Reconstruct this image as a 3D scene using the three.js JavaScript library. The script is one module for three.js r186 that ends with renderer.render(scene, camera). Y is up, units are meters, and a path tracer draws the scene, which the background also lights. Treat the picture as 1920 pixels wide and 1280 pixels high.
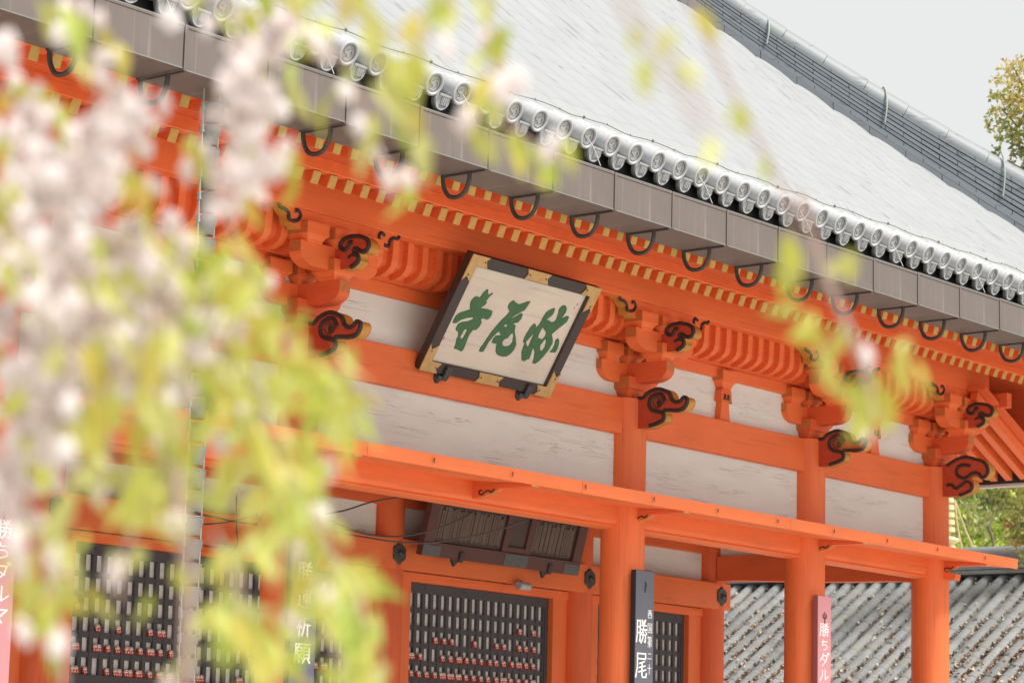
import * as THREE from 'three';
import { RoundedBoxGeometry } from 'three/addons/geometries/RoundedBoxGeometry.js';
import * as BGU from 'three/addons/utils/BufferGeometryUtils.js';

// ------------------------------------------------------------------ camera, sky, sun, exposure
const scene = new THREE.Scene();
const camera = new THREE.PerspectiveCamera(14.5894, 1.5, 0.1, 600);
const rad = THREE.MathUtils.degToRad;
const YAW = rad(51.3293), PITCH = rad(9.8385), ROLL = rad(1.381), FPX = 5000;
const eye = new THREE.Vector3(0, 1.6, 15);
const look = new THREE.Vector3(Math.sin(YAW) * Math.cos(PITCH), Math.sin(PITCH), -Math.cos(YAW) * Math.cos(PITCH));
const right0 = new THREE.Vector3(Math.cos(YAW), 0, Math.sin(YAW));
const up0 = new THREE.Vector3().crossVectors(right0, look);
const camR = right0.clone().multiplyScalar(Math.cos(ROLL)).addScaledVector(up0, Math.sin(ROLL));
const camU = right0.clone().multiplyScalar(-Math.sin(ROLL)).addScaledVector(up0, Math.cos(ROLL));
camera.position.copy(eye);
camera.quaternion.setFromRotationMatrix(new THREE.Matrix4().makeBasis(camR, camU, look.clone().negate()));
camera.focus = 22.5;
camera.userData.fStop = 5.0;
const SKY = 0.635;
{
  const w = 64, h = 32, d = new Float32Array(w * h * 4);
  for (let j = 0; j < h; j++) for (let i = 0; i < w; i++) {
    const k = (j * w + i) * 4;
    d[k] = SKY * 0.995; d[k + 1] = SKY; d[k + 2] = SKY * 1.005; d[k + 3] = 1;
  }
  const sky = new THREE.DataTexture(d, w, h, THREE.RGBAFormat, THREE.FloatType);
  sky.mapping = THREE.EquirectangularReflectionMapping; sky.magFilter = THREE.LinearFilter; sky.needsUpdate = true;
  scene.background = sky; scene.environment = sky;
}
const sun = new THREE.DirectionalLight(new THREE.Color(1, 0.965, 0.91), 4.2);
sun.position.set(23, 35, 25); sun.target.position.set(18, 4, 0);
sun.shadow.radius = 40; sun.castShadow = true;
sun.shadow.mapSize.set(2048, 2048);
Object.assign(sun.shadow.camera, { left: -40, right: 40, top: 40, bottom: -40, near: 1, far: 120 });
scene.add(sun, sun.target);
const renderer = new THREE.WebGLRenderer({ antialias: true });
renderer.toneMapping = THREE.LinearToneMapping; renderer.toneMappingExposure = 1.31;
renderer.shadowMap.enabled = true;

// ------------------------------------------------------------------ helpers
let seed = 7;
const rnd = () => { seed = (seed * 1664525 + 1013904223) % 4294967296; return seed / 4294967296; };
const rr = (a, b) => a + (b - a) * rnd();
const gauss = () => (rnd() + rnd() + rnd() + rnd() - 2) * 0.9;
const pick = (a) => a[Math.floor(rnd() * a.length)];
const V3 = (x, y, z) => new THREE.Vector3(x, y, z);
const at = (u, v, depth) => eye.clone().addScaledVector(look, depth).addScaledVector(camR, (u - 960) / FPX * depth).addScaledVector(camU, -(v - 640) / FPX * depth);
const used = {};
const numbered = (n) => { const k = used[n] = (used[n] ?? -1) + 1; return k ? n + '_' + String(k).padStart(3, '0') : n; };
const bases = new Map();
function thing(name, label, category, pos = [0, 0, 0], group) {
  const o = new THREE.Group(); o.name = numbered(name); o.position.set(...pos); scene.add(o);
  o.userData = { label, category }; if (group) o.userData.group = group;
  bases.set(o, V3(...pos)); return o;
}
function clean(g) {
  g = g.index ? g.toNonIndexed() : g;
  for (const k of Object.keys(g.attributes)) if (!['position', 'normal', 'uv'].includes(k)) g.deleteAttribute(k);
  g.morphAttributes = {}; g.clearGroups();
  if (!g.attributes.normal) g.computeVertexNormals();
  return g;
}
function boxUV(g, turn, off) {               // uv in metres, looked up along the face's main axis
  const p = g.attributes.position, uv = new Float32Array(p.count * 2), a = V3(), b = V3(), c = V3(), n = V3();
  for (let i = 0; i < p.count; i += 3) {
    a.fromBufferAttribute(p, i); b.fromBufferAttribute(p, i + 1); c.fromBufferAttribute(p, i + 2);
    n.copy(b).sub(a).cross(c.clone().sub(a));
    const x = Math.abs(n.x), y = Math.abs(n.y), z = Math.abs(n.z);
    [a, b, c].forEach((q, k) => {
      let s = y >= x && y >= z ? [q.x, q.z] : x >= z ? [q.z, q.y] : [q.x, q.y];
      if (turn) s = [s[1], s[0]];
      uv[(i + k) * 2] = s[0] + off; uv[(i + k) * 2 + 1] = s[1] + off * 1.7;
    });
  }
  g.setAttribute('uv', new THREE.BufferAttribute(uv, 2)); return g;
}
const join = (gs) => gs.length === 1 ? clean(gs[0]) : BGU.mergeGeometries(gs.map(clean));
// a named mesh: geometry is given around pos (world metres) and hung under parent
function part(name, geo, material, parent, pos = [0, 0, 0], { turn = false, uv = true, label } = {}) {
  let g = Array.isArray(geo) ? join(geo) : geo;
  if (uv && !g.userData.done) { g = clean(g); boxUV(g, turn, rr(0, 3)); g.userData.done = true; }
  const m = new THREE.Mesh(g, material); m.name = name;
  const w = V3(...pos); bases.set(m, w);
  m.position.copy(w).sub(bases.get(parent) ?? V3(0, 0, 0));
  if (label) m.userData.label = label;
  parent.add(m); return m;
}
function struct(name, geo, material, label) {
  const g = boxUV(join(Array.isArray(geo) ? geo : [geo]), false, 0);
  const m = new THREE.Mesh(g, material); m.name = name; m.userData = { kind: 'structure', label, category: name }; scene.add(m); return m;
}
const shared = (g, turn = false) => { g = join(Array.isArray(g) ? g : [g]); boxUV(g, turn, rr(0, 3)); g.userData.done = true; return g; };
const bx = (x0, x1, y0, y1, z0, z1, r = 0.006) => {
  const w = x1 - x0, h = y1 - y0, d = z1 - z0;
  const g = r > 0 && Math.min(w, h, d) > r * 3 ? new RoundedBoxGeometry(w, h, d, 1, r) : new THREE.BoxGeometry(w, h, d);
  return g.translate((x0 + x1) / 2, (y0 + y1) / 2, (z0 + z1) / 2);
};
const cyl = (r0, r1, y0, y1, x, z, n = 28) => new THREE.CylinderGeometry(r1, r0, y1 - y0, n).translate(x, (y0 + y1) / 2, z);
const poly = (pts) => { const s = new THREE.Shape(); pts.forEach((p, i) => i ? s.lineTo(p[0], p[1]) : s.moveTo(p[0], p[1])); s.closePath(); return s; };
const smooth = (pts) => { const s = new THREE.Shape(); s.moveTo(pts[0][0], pts[0][1]); s.splineThru(pts.slice(1).map((p) => new THREE.Vector2(...p))); return s; };
const ext = (shape, depth, bevel = 0) => new THREE.ExtrudeGeometry(shape, { depth, bevelEnabled: bevel > 0, bevelSize: bevel, bevelThickness: bevel, bevelSegments: 1, curveSegments: 8 });
const tube = (pts, r, n = 24, k = 6) => new THREE.TubeGeometry(new THREE.CatmullRomCurve3(pts.map((p) => p.isVector3 ? p : V3(...p))), n, r, k);
const zy = (g) => g.rotateY(-Math.PI / 2);    // shape drawn as (z, y): its x becomes world z, its depth runs to -x
const mm = (pts) => pts.map(([a, b]) => [a / 1000, b / 1000]);
function sqLoft(levels) {                     // square sections: [y, half x, half z]
  const pos = [], q = (a, b, c, d) => pos.push(...a, ...b, ...c, ...a, ...c, ...d);
  const ring = ([y, x, z]) => [[-x, y, z], [x, y, z], [x, y, -z], [-x, y, -z]];
  for (let i = 0; i + 1 < levels.length; i++) { const A = ring(levels[i]), B = ring(levels[i + 1]); for (let k = 0; k < 4; k++) { const l = (k + 1) % 4; q(A[k], A[l], B[l], B[k]); } }
  const T = ring(levels[levels.length - 1]), Bt = ring(levels[0]); q(T[0], T[1], T[2], T[3]); q(Bt[3], Bt[2], Bt[1], Bt[0]);
  const g = new THREE.BufferGeometry(); g.setAttribute('position', new THREE.Float32BufferAttribute(pos, 3)); g.computeVertexNormals();
  g.setAttribute('uv', new THREE.Float32BufferAttribute(new Float32Array(pos.length / 3 * 2), 2)); return g;
}
// ------------------------------------------------------------------ textures
const noiseTable = Array.from({ length: 65536 }, () => rnd());
function vnoise(x, y, px, py) {               // tileable value noise
  const xi = Math.floor(x), yi = Math.floor(y), fx = x - xi, fy = y - yi, s = (t) => t * t * (3 - 2 * t);
  const h = (i, j) => noiseTable[((((i % px) + px) % px) * 251 + (((j % py) + py) % py) * 997 + px * 31) & 65535];
  const a = h(xi, yi), b = h(xi + 1, yi), c = h(xi, yi + 1), d = h(xi + 1, yi + 1), u = s(fx), v = s(fy);
  return a + (b - a) * u + (c - a) * v + (a - b - c + d) * u * v;
}
function fbm(u, v, px, py, o = 4) { let s = 0, a = 0.5, t = 0; for (let i = 0; i < o; i++) { s += a * vnoise(u * px, v * py, px, py); t += a; a *= 0.55; px *= 2; py *= 2; } return s / t; }
const toS = (c) => Math.round(255 * Math.min(1, Math.max(0, c <= 0.0031308 ? 12.92 * c : 1.055 * Math.pow(c, 1 / 2.4) - 0.055)));
function tex(w, h, size, fn, color = true) {  // fn gives linear [r,g,b]; size = metres the tile covers
  const d = new Uint8Array(w * h * 4);
  for (let j = 0; j < h; j++) for (let i = 0; i < w; i++) {
    const c = fn(i / w, j / h), k = (j * w + i) * 4;
    for (let n = 0; n < 3; n++) d[k + n] = color ? toS(c[n]) : Math.round(255 * Math.min(1, Math.max(0, c[n])));
    d[k + 3] = 255;
  }
  const t = new THREE.DataTexture(d, w, h); t.wrapS = t.wrapT = THREE.RepeatWrapping; t.magFilter = THREE.LinearFilter; t.minFilter = THREE.LinearMipmapLinearFilter; t.generateMipmaps = true;
  if (color) t.colorSpace = THREE.SRGBColorSpace;
  t.repeat.set(1 / size[0], 1 / size[1]); t.needsUpdate = true; return t;
}
const g3 = (x) => [x, x, x];
const grainMap = tex(512, 512, [2.4, 1.2], (u, v) => {
  const st = fbm(u, v, 4, 60, 3), bl = fbm(u, v, 5, 6, 4), sp = vnoise(u * 90, v * 140, 90, 140);
  return g3(Math.min(1, 0.79 + 0.23 * bl + 0.08 * st - (sp > 0.985 ? 0.35 : 0) - (fbm(u + .3, v, 3, 40, 3) > 0.72 ? 0.10 : 0)));
});
const grainBump = tex(512, 512, [2.4, 1.2], (u, v) => g3(fbm(u, v, 5, 90, 3) * 0.7 + 0.3 * fbm(u, v, 9, 9, 3)), false);
const crack = (u, v) => { const w = v + 0.03 * fbm(u, v, 3, 3, 3) + 0.012 * fbm(u, v, 12, 8, 3); const a = vnoise(u * 7, w * 70, 7, 70), m = fbm(u, v, 5, 8, 3); return Math.max(0, 1 - Math.abs(a - 0.5) / 0.045) * Math.max(0, (m - 0.46) * 4); };
const boardMap = tex(1024, 512, [3.2, 0.8], (u, v) => {
  const c = Math.min(1, crack(u, v)), bl = fbm(u, v, 6, 5, 4), sp = vnoise(u * 120, v * 60, 120, 60) > 0.986 && fbm(u, v, 5, 4, 2) > 0.52 ? 1 : 0;
  const k = 0.88 + 0.14 * bl - 0.15 * c - 0.22 * sp; return [k, k * (0.985 - 0.02 * c), k * (0.965 - 0.05 * c)];
});
const boardBump = tex(1024, 512, [3.2, 0.8], (u, v) => g3(1 - Math.min(1, crack(u, v)) * 0.9 - 0.1 * fbm(u, v, 8, 80, 2)), false);
const copperMap = tex(512, 256, [1.6, 0.8], (u, v) => {
  const st = vnoise(u * 110, v * 1.0, 110, 1), s2 = vnoise(u * 60, v * 3, 60, 3), bl = fbm(u, v, 8, 4, 4), drip = Math.max(0, st - 0.74) * 3 * (0.3 + s2) , fine = vnoise(u * 220, v * 5, 220, 5);
  const k = 0.82 + 0.25 * bl + 0.08 * fine; return [k * (1 + drip * 0.45), k * (1 + drip * 0.6), k * (1 + drip * 0.62)].map((x) => x * 0.72);
});
const tileMap = tex(512, 512, [2.5, 2.5], (u, v) => {
  const bl = fbm(u, v, 8, 8, 4), st = vnoise(u * 9, v * 110, 9, 110), pt = fbm(u + .5, v, 6, 14, 3);
  const k = 0.86 + 0.14 * bl - (st > 0.8 && pt > 0.55 ? 0.25 : 0); return [k * .985, k, k * 1.0];
});
const greyTileMap = tex(512, 512, [2.0, 2.0], (u, v) => {
  const bl = fbm(u, v, 6, 6, 5), sp = fbm(u, v, 40, 40, 2), li = fbm(u + .2, v + .6, 14, 14, 3);
  const k = 0.55 + 0.5 * bl + 0.25 * (sp - 0.5); return [k, k * (1.0 + (li > 0.62 ? -0.02 : 0.01)), k * (li > 0.62 ? 0.88 : 1.02)];
});
const speck = tex(512, 512, [0.6, 0.6], (u, v) => { const a = fbm(u, v, 20, 20, 4), s = vnoise(u * 128, v * 128, 128, 128); return g3(0.72 + 0.3 * a - (s > 0.96 ? 0.3 : 0)); });
const gravelMap = tex(512, 512, [3, 3], (u, v) => { const a = fbm(u, v, 60, 60, 3), b = fbm(u, v, 4, 4, 3); return g3(0.6 + 0.45 * a + 0.15 * (b - 0.5)); });

// ------------------------------------------------------------------ materials
const C = (r, g, b) => new THREE.Color().setRGB(r, g, b);
const std = (r, g, b, roughness = 0.6, o = {}) => new THREE.MeshStandardMaterial({ color: C(r, g, b), roughness, ...o });
const vermilion = std(0.88, 0.196, 0.053, 0.55, { map: grainMap, bumpMap: grainBump, bumpScale: 0.002 });
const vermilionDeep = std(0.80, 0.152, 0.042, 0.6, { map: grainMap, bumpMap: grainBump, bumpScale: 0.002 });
const carvedRed = std(0.56, 0.085, 0.034, 0.6, { map: speck });
const ochre = std(0.62, 0.295, 0.050, 0.6, { map: speck });
const endPaint = std(0.62, 0.205, 0.055, 0.6, { map: speck });
const gold = std(0.66, 0.40, 0.095, 0.55, { map: speck });
const ink = std(0.042, 0.034, 0.031, 0.6, { map: speck });
const whiteBoard = std(0.81, 0.87, 0.83, 0.75, { map: boardMap, bumpMap: boardBump, bumpScale: 0.006 });
const darkWood = std(0.072, 0.075, 0.082, 0.65, { map: grainMap });
const paper = std(0.88, 0.875, 0.85, 0.9, { map: speck });
const copper = std(0.190, 0.154, 0.136, 0.55, { map: copperMap });
const iron = std(0.06, 0.052, 0.045, 0.6, { map: speck });
const bronze = std(0.085, 0.088, 0.082, 0.5, { map: speck, metalness: 0.2 });
const roofTile = std(0.335, 0.342, 0.348, 0.5, { map: tileMap });
const eaveTile = std(0.50, 0.51, 0.52, 0.5, { map: speck });
const ridgeTile = std(0.17, 0.19, 0.212, 0.45, { map: tileMap });
const blackBoard = std(0.03, 0.034, 0.036, 0.7, { map: speck });
const verdigris = std(0.34, 0.385, 0.36, 0.6, { map: speck });
const ceilingWood = std(0.34, 0.075, 0.035, 0.7, { map: grainMap });

// ------------------------------------------------------------------ ground and podium
const gravel = std(0.68, 0.645, 0.59, 0.95, { map: gravelMap });
struct('ground', new THREE.PlaneGeometry(900, 900).rotateX(-Math.PI / 2), gravel, 'pale gravel precinct ground in front of the hall');

// ------------------------------------------------------------------ the hall
const MID = 18.1875, COLS = [10.007, 12.63, 15.87, 20.505, 23.745, 26.368], XR = COLS[5], XL = COLS[0], R = 0.212;
const hall = thing('temple_hall', 'vermilion wooden temple hall with white panels and pale tiled roof', 'temple hall', [MID, 0, -3]);
part('podium', bx(XL - 1.6, XR + 1.6, 0.004, 0.5, -9, 1.6), std(0.56, 0.53, 0.49, 0.9, { map: speck }), hall);
for (const x of COLS) part('column', cyl(R, R, 0.5, 5.45, x, 0, 40), vermilion, hall, [0, 0, 0], { turn: true });
for (const x of COLS) part('inner_column', cyl(0.185, 0.185, 0.5, 5.2, x, -3, 32), vermilionDeep, hall, [0, 0, 0], { turn: true });
for (let i = 0; i < 5; i++) {
  const a = COLS[i], b = COLS[i + 1], m = (a + b) / 2;
  part('head_beam', bx(a, b, 5.10, 5.45, -0.1, 0.104, 0.01), vermilion, hall);
  part('upper_panel', bx(a, b, 5.45, 5.89, -0.05, 0.0, 0), whiteBoard, hall);
  part('frieze_panel', bx(a, b, 4.40, 5.10, -0.05, 0.03, 0), whiteBoard, hall);
  part('lower_beam', zy(ext(smooth([[0.074, 4.44], [0.0745, 4.30], [0.072, 4.262], [0.058, 4.235], [0.056, 4.207], [-0.12, 4.207], [-0.12, 4.44]]), b - a)).translate(b, 0, 0), vermilion, hall);
}
part('wall_beam', bx(XL - 0.6, XR + 0.6, 5.885, 6.012, -0.06, 0.06), vermilion, hall);
part('purlin', bx(XL - 0.55, XR + 0.55, 6.31, 6.585, 0.33, 0.47, 0.012), vermilion, hall);
part('side_purlin', bx(XR + 0.33, XR + 0.47, 6.312, 6.583, -9, 0.33, 0.01), vermilion, hall);
part('side_wall_beam', bx(XR - 0.06, XR + 0.06, 5.886, 6.011, -9, -0.06), vermilion, hall);
part('side_head_beam', bx(XR - 0.1, XR + 0.1, 5.11, 5.44, -9, -0.19), vermilionDeep, hall);
part('side_panel', bx(XR - 0.03, XR + 0.02, 4.42, 5.11, -9, -0.2, 0), whiteBoard, hall);
part('side_upper_panel', bx(XR - 0.03, XR + 0.0, 5.44, 6.4, -9, -0.1, 0), whiteBoard, hall);
// tie beam from the corner column back to the inner wall
part('tie_beam', zy(ext(smooth([[-2.82, 4.555], [-1.5, 4.545], [-0.15, 4.53], [-0.15, 4.20], [-0.5, 4.19], [-1.5, 4.215], [-2.5, 4.262], [-2.82, 4.262]]), 0.2)).translate(XR + 0.1, 0, 0), vermilionDeep, hall);
part('tie_beam_nose', zy(ext(poly([[0.18, 4.28], [0.36, 4.24], [0.34, 4.17], [0.18, 4.20]]), 0.12)).translate(XR + 0.06, 0, 0), vermilion, hall);
part('ceiling', bx(XL - 0.3, XR + 0.1, 5.2, 5.28, -3.2, -0.13, 0), ceilingWood, hall);

// eave arms, shelf board
const SX0 = XL - 0.66, SX1 = 27.03;
part('shelf_board', zy(ext(poly([[0.03, 4.448], [0.72, 4.385], [0.72, 4.352], [0.03, 4.415]]), SX1 - SX0)).translate(SX1, 0, 0), vermilion, hall);
{ // edge board in three lengths with butt joints
  const cuts = [SX0, 12.9, 15.97, 18.86, 22.3, SX1];
  for (let i = 0; i + 1 < cuts.length; i++) part('shelf_edge', zy(ext(poly([[0.722, 4.345], [0.748, 4.342], [0.752, 4.455], [0.722, 4.458]]), cuts[i + 1] - cuts[i] - 0.004)).translate(cuts[i + 1] - 0.002, 0, 0), vermilion, hall);
  for (let x = SX0 + 0.1; x < SX1; x += 1.05) part('screw_hook', new THREE.TorusGeometry(0.016, 0.004, 5, 12, 5).rotateZ(0.6).rotateY(0.5).translate(x, 4.40, 0.764), iron, hall);
}
const armShape = poly(mm([[60, 4440], [60, 4255], [153, 4263], [195, 4272], [236, 4290], [278, 4294], [320, 4308], [349, 4331], [735, 4331], [735, 4350], [447, 4375], [68, 4412]]));
const armGeo = shared(zy(ext(armShape, 0.09)).translate(0.045, 0, 0));
const armLine = shared(tube(mm([[181, 4324], [157, 4321], [150, 4298], [183, 4284], [212, 4304], [254, 4316], [284, 4303], [325, 4326]]).map(([z, y]) => V3(-0.046, y, z)), 0.008, 30, 5));
const armEdge = shared(tube(mm([[190, 4268], [236, 4287], [278, 4292], [320, 4305], [345, 4325]]).map(([z, y]) => V3(-0.03, y, z)), 0.012, 16, 5));
const armTip = shared(bx(-0.046, 0.046, 4.329, 4.351, 0.735, 0.74, 0));
for (let i = 0; i < 6; i++) for (const x of i < 5 ? [COLS[i], (COLS[i] + COLS[i + 1]) / 2] : [COLS[i]]) {
  if (x !== COLS[i] && i !== 2) continue;
  const dz = x === COLS[i] ? 0.1 : 0;
  const a = part('shelf_arm', armGeo, vermilionDeep, hall, [x, 0, dz ? 0.0 : 0]);
  part('scroll_line', armLine, ink, a, [x, 0, 0]); part('painted_edge', armEdge, ochre, a, [x, 0, 0]); part('painted_end', armTip, gold, a, [x, 0, 0]);
}

// ---- bracket sets on the columns
const daitoGeo = shared(sqLoft([[0, .125, .125], [.03, .13, .13], [.075, .155, .155], [.09, .18, .18], [.20, .18, .18]]));
const masuGeo = shared(sqLoft([[0, .088, .09], [.025, .092, .094], [.055, .112, .114], [.066, .13, .13], [.165, .13, .13]]));
const masuEnd = shared(bx(-.1325, -.1295, .07, .163, -.126, .126, 0));
const daitoEnd = shared(bx(-.1825, -.1795, .095, .198, -.176, .176, 0));
const hij = (L, h) => { const s = new THREE.Shape(); s.moveTo(-L, h); s.lineTo(L, h); s.lineTo(L, h * .52); s.bezierCurveTo(L - .01, h * .25, L - .09, 0, L - .17, 0); s.lineTo(-L + .17, 0); s.bezierCurveTo(-L + .09, 0, -L + .01, h * .25, -L, h * .52); return s; };
const wallArm = shared(ext(hij(.47, .19), .13).translate(0, 0, -.065));
const outArm = shared(ext(hij(.47, .20), .13).translate(0, 0, -.065));
const armEndGeo = shared(bx(-.473, -.4695, .10, .186, -.063, .063, 0));
const crossArm = shared(zy(ext((() => { const s = new THREE.Shape(), h = .19; s.moveTo(-.3, h); s.lineTo(.53, h); s.lineTo(.53, h * .5); s.bezierCurveTo(.52, h * .2, .44, 0, .35, 0); s.lineTo(-.3, 0); return s; })(), .13)).translate(.065, 0, 0));
const crossEnd = shared(bx(-.063, .063, .098, .187, .5295, .5325, 0));
const saneEndShape = (k) => poly(mm([[720, 170], [690, 150], [655, 152], [625, 120], [585, 88], [565, 20], [500, 25], [480, 0], [430, 0], [430, 170]]).map(([x, y]) => [x * 1.06 * k, y]));
const saneMid = shared(bx(-.46, .46, 0, .17, -.055, .055, 0.004));
const saneEnds = [-1, 1].map((k) => shared([ext(saneEndShape(k), .104).translate(0, 0, -.052)]));
const saneFaces = [-1, 1].map((k) => shared([ext(saneEndShape(k), .004).translate(0, 0, .052)]));
const saneLines = [-1, 1].map((k) => shared(tube(mm([[705, 158], [680, 135], [630, 130], [590, 100], [583, 62], [553, 49], [483, 72], [458, 115], [485, 148], [525, 137]]).map(([x, y]) => V3(k * x * 1.05, y, .058)), .0165, 40, 5)));
const plate = (shape, w) => [shared(zy(ext(shape, w - .008)).translate(w / 2 - .004, 0, 0)), shared([zy(ext(shape, .004)).translate(-w / 2 + .004, 0, 0), zy(ext(shape, .004)).translate(w / 2, 0, 0)])];
const inkTube = (pts, w, r = .0195) => tube(mm(pts).map(([z, y]) => V3(-w / 2, y, z)), r, pts.length * 4, 6);
const kib = plate(smooth(mm([[120, 5480], [222, 5465], [273, 5472], [309, 5497], [381, 5514], [439, 5533], [512, 5515], [571, 5481], [593, 5437], [615, 5402], [659, 5386], [702, 5401], [723, 5427], [759, 5422], [784, 5387], [774, 5340], [732, 5302], [675, 5288], [588, 5295], [507, 5300], [520, 5263], [517, 5221], [474, 5195], [402, 5182], [337, 5158], [200, 5160], [120, 5160]])), .12);
const kibInk = shared([inkTube([[207, 5452], [258, 5450], [294, 5480], [352, 5508], [440, 5523], [527, 5495], [574, 5463], [598, 5407], [652, 5379], [702, 5393], [730, 5421], [770, 5406], [771, 5364], [732, 5313], [660, 5298], [574, 5308], [501, 5310]], .12), inkTube([[520, 5400], [499, 5440], [470, 5471], [411, 5470], [354, 5443], [333, 5385], [356, 5335], [414, 5307], [473, 5296], [505, 5264], [503, 5226], [445, 5197], [337, 5172]], .12), new THREE.SphereGeometry(.038, 12, 8).scale(.25, 1, 1).translate(-.06, 5.385, .455)]);
const kibMid = shared([inkTube([[505, 5378], [470, 5420], [415, 5430], [385, 5390], [405, 5350], [450, 5335]], .12, .014)]);
const kib4 = plate(smooth(mm([[120, 5470], [293, 5489], [412, 5541], [501, 5555], [618, 5528], [720, 5489], [777, 5434], [799, 5367], [762, 5304], [704, 5285], [631, 5318], [572, 5299], [590, 5261], [601, 5208], [571, 5158], [498, 5133], [410, 5112], [210, 5118], [120, 5118]])), .13);
const kib4Ink = shared([inkTube([[256, 5462], [323, 5498], [412, 5534], [501, 5545], [618, 5515], [720, 5476], [770, 5408], [762, 5330], [704, 5301], [660, 5349], [587, 5360], [514, 5318], [440, 5316], [382, 5365], [397, 5430], [471, 5459], [559, 5440]], .13, .02), inkTube([[255, 5240], [314, 5244], [366, 5202], [440, 5230], [499, 5269], [565, 5237], [569, 5177], [513, 5148], [417, 5120]], .13, .018)]);
const nose = plate(smooth(mm([[150, 6135], [399, 6140], [546, 6127], [603, 6140], [690, 6143], [777, 6120], [835, 6070], [847, 6015], [815, 5985], [736, 5983], [725, 5954], [734, 5917], [694, 5887], [644, 5871], [404, 5874], [150, 5874]])), .12);
const noseInk = shared([inkTube([[662, 6078], [626, 6086], [612, 6055], [583, 6030], [535, 6044], [526, 6083], [560, 6116], [632, 6134], [719, 6128], [806, 6095], [835, 6046], [819, 6003], [764, 5992], [692, 6029], [671, 6005], [719, 5964], [722, 5918], [680, 5892], [644, 5877]], .12), inkTube([[614, 5958], [642, 5976], [693, 5972]], .12, .014)]);
COLS.forEach((x, i) => {
  const b = part('bracket_set', daitoGeo, vermilionDeep, hall, [x, 5.455, 0]);
  const sub = (n, g, m, y, z, dx = 0) => part(n, g, m, b, [x + dx, y, z]);
  sub('painted_end', daitoEnd, endPaint, 5.455, 0);
  sub('wall_arm', wallArm, vermilion, 5.60, 0); sub('painted_end', armEndGeo, endPaint, 5.60, 0);
  sub('cross_arm', crossArm, vermilionDeep, 5.6003, 0); sub('painted_end', crossEnd, endPaint, 5.60, 0);
  for (const d of [-.335, 0, .335]) { sub('bearing_block', masuGeo, vermilion, 5.79, 0, d); sub('painted_end', masuEnd, endPaint, 5.79, 0, d); }
  sub('bearing_block', masuGeo, vermilion, 5.7903, .40); sub('painted_end', masuEnd, endPaint, 5.79, .40);
  sub('outer_arm', outArm, vermilion, 5.86, .40); sub('painted_end', armEndGeo, endPaint, 5.868, .40);
  for (const d of [-.335, 0, .335]) { sub('bearing_block', masuGeo, vermilion, 6.045, .40, d); sub('painted_end', masuEnd, endPaint, 6.045, .40, d); }
  sub('bolster', saneMid, vermilion, 6.14, .40);
  [0, 1].forEach((k) => { sub('bolster_end', saneEnds[k], ochre, 6.14, .40); sub('bolster_face', saneFaces[k], vermilion, 6.14, .40); sub('scroll_line', saneLines[k], ink, 6.14, .40); });
  const K = i === 5 ? kib4 : kib;
  sub('carved_nose', K[0], ochre, 0, 0); sub('nose_face', K[1], carvedRed, 0, 0);
  sub('scroll_line', i === 5 ? kib4Ink : kibInk, ink, 0, 0);
  if (i < 5) sub('inner_scroll', kibMid, std(.16, .055, .03, .6), 0, 0);
  sub('upper_nose', nose[0], ochre, 0, 0); sub('nose_face', nose[1], carvedRed, 0, 0); sub('scroll_line', noseInk, ink, 0, 0);
});
{ // the corner column's arms to the side
  const b = part('side_bracket', bx(XR + .1, XR + .53, 5.601, 5.788, -.064, .064), vermilionDeep, hall);
  part('bearing_block', masuGeo, vermilion, b, [XR + .40, 5.79, 0]);
  part('side_arm', shared(zy(ext(hij(.47, .2), .13)).translate(.065, 0, 0)), vermilionDeep, b, [XR + .4, 5.862, 0]);
  part('painted_end', bx(XR + .337, XR + .463, 5.968, 6.048, .4695, .473, 0), ochre, b);
  for (const d of [-.335, 0, .335]) part('bearing_block', masuGeo, vermilionDeep, b, [XR + .40, 6.0455, d]);
  part('side_bolster', bx(XR + .345, XR + .455, 6.142, 6.31, -.8, .8), vermilionDeep, b);
}
// strut with block at each mid-bay
for (let i = 0; i < 5; i++) {
  const x = (COLS[i] + COLS[i + 1]) / 2;
  const s = part('strut', ext(poly([[-.09, 5.45], [.09, 5.45], [.065, 5.62], [.06, 5.74], [-.06, 5.74], [-.065, 5.62]]), .09).translate(x, 0, -.02), vermilion, hall);
  part('strut_collar', ext(poly([[-.1, 5.65], [-.05, 5.672], [0, 5.655], [.05, 5.675], [.1, 5.64], [.085, 5.76], [.06, 5.79], [-.06, 5.79], [-.085, 5.76]]), .10).translate(x, 0, -.015), vermilionDeep, s);
  part('painted_edge', bx(x - .09, x + .09, 5.652, 5.664, -.01, .088, 0), ochre, s);
  part('scroll_line', [-.03, .03].map((d) => tube([[x + d - .03, 5.672, .088], [x + d, 5.68, .088], [x + d + .012, 5.71, .088], [x + d - .008, 5.72, .088], [x + d - .012, 5.69, .088], [x + d + .02, 5.668, .088]], .006, 20, 5)), ink, s);
  part('bearing_block', masuGeo, vermilion, s, [x, 5.79, 0]); part('painted_end', masuEnd, endPaint, s, [x, 5.79, 0]);
}
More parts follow.
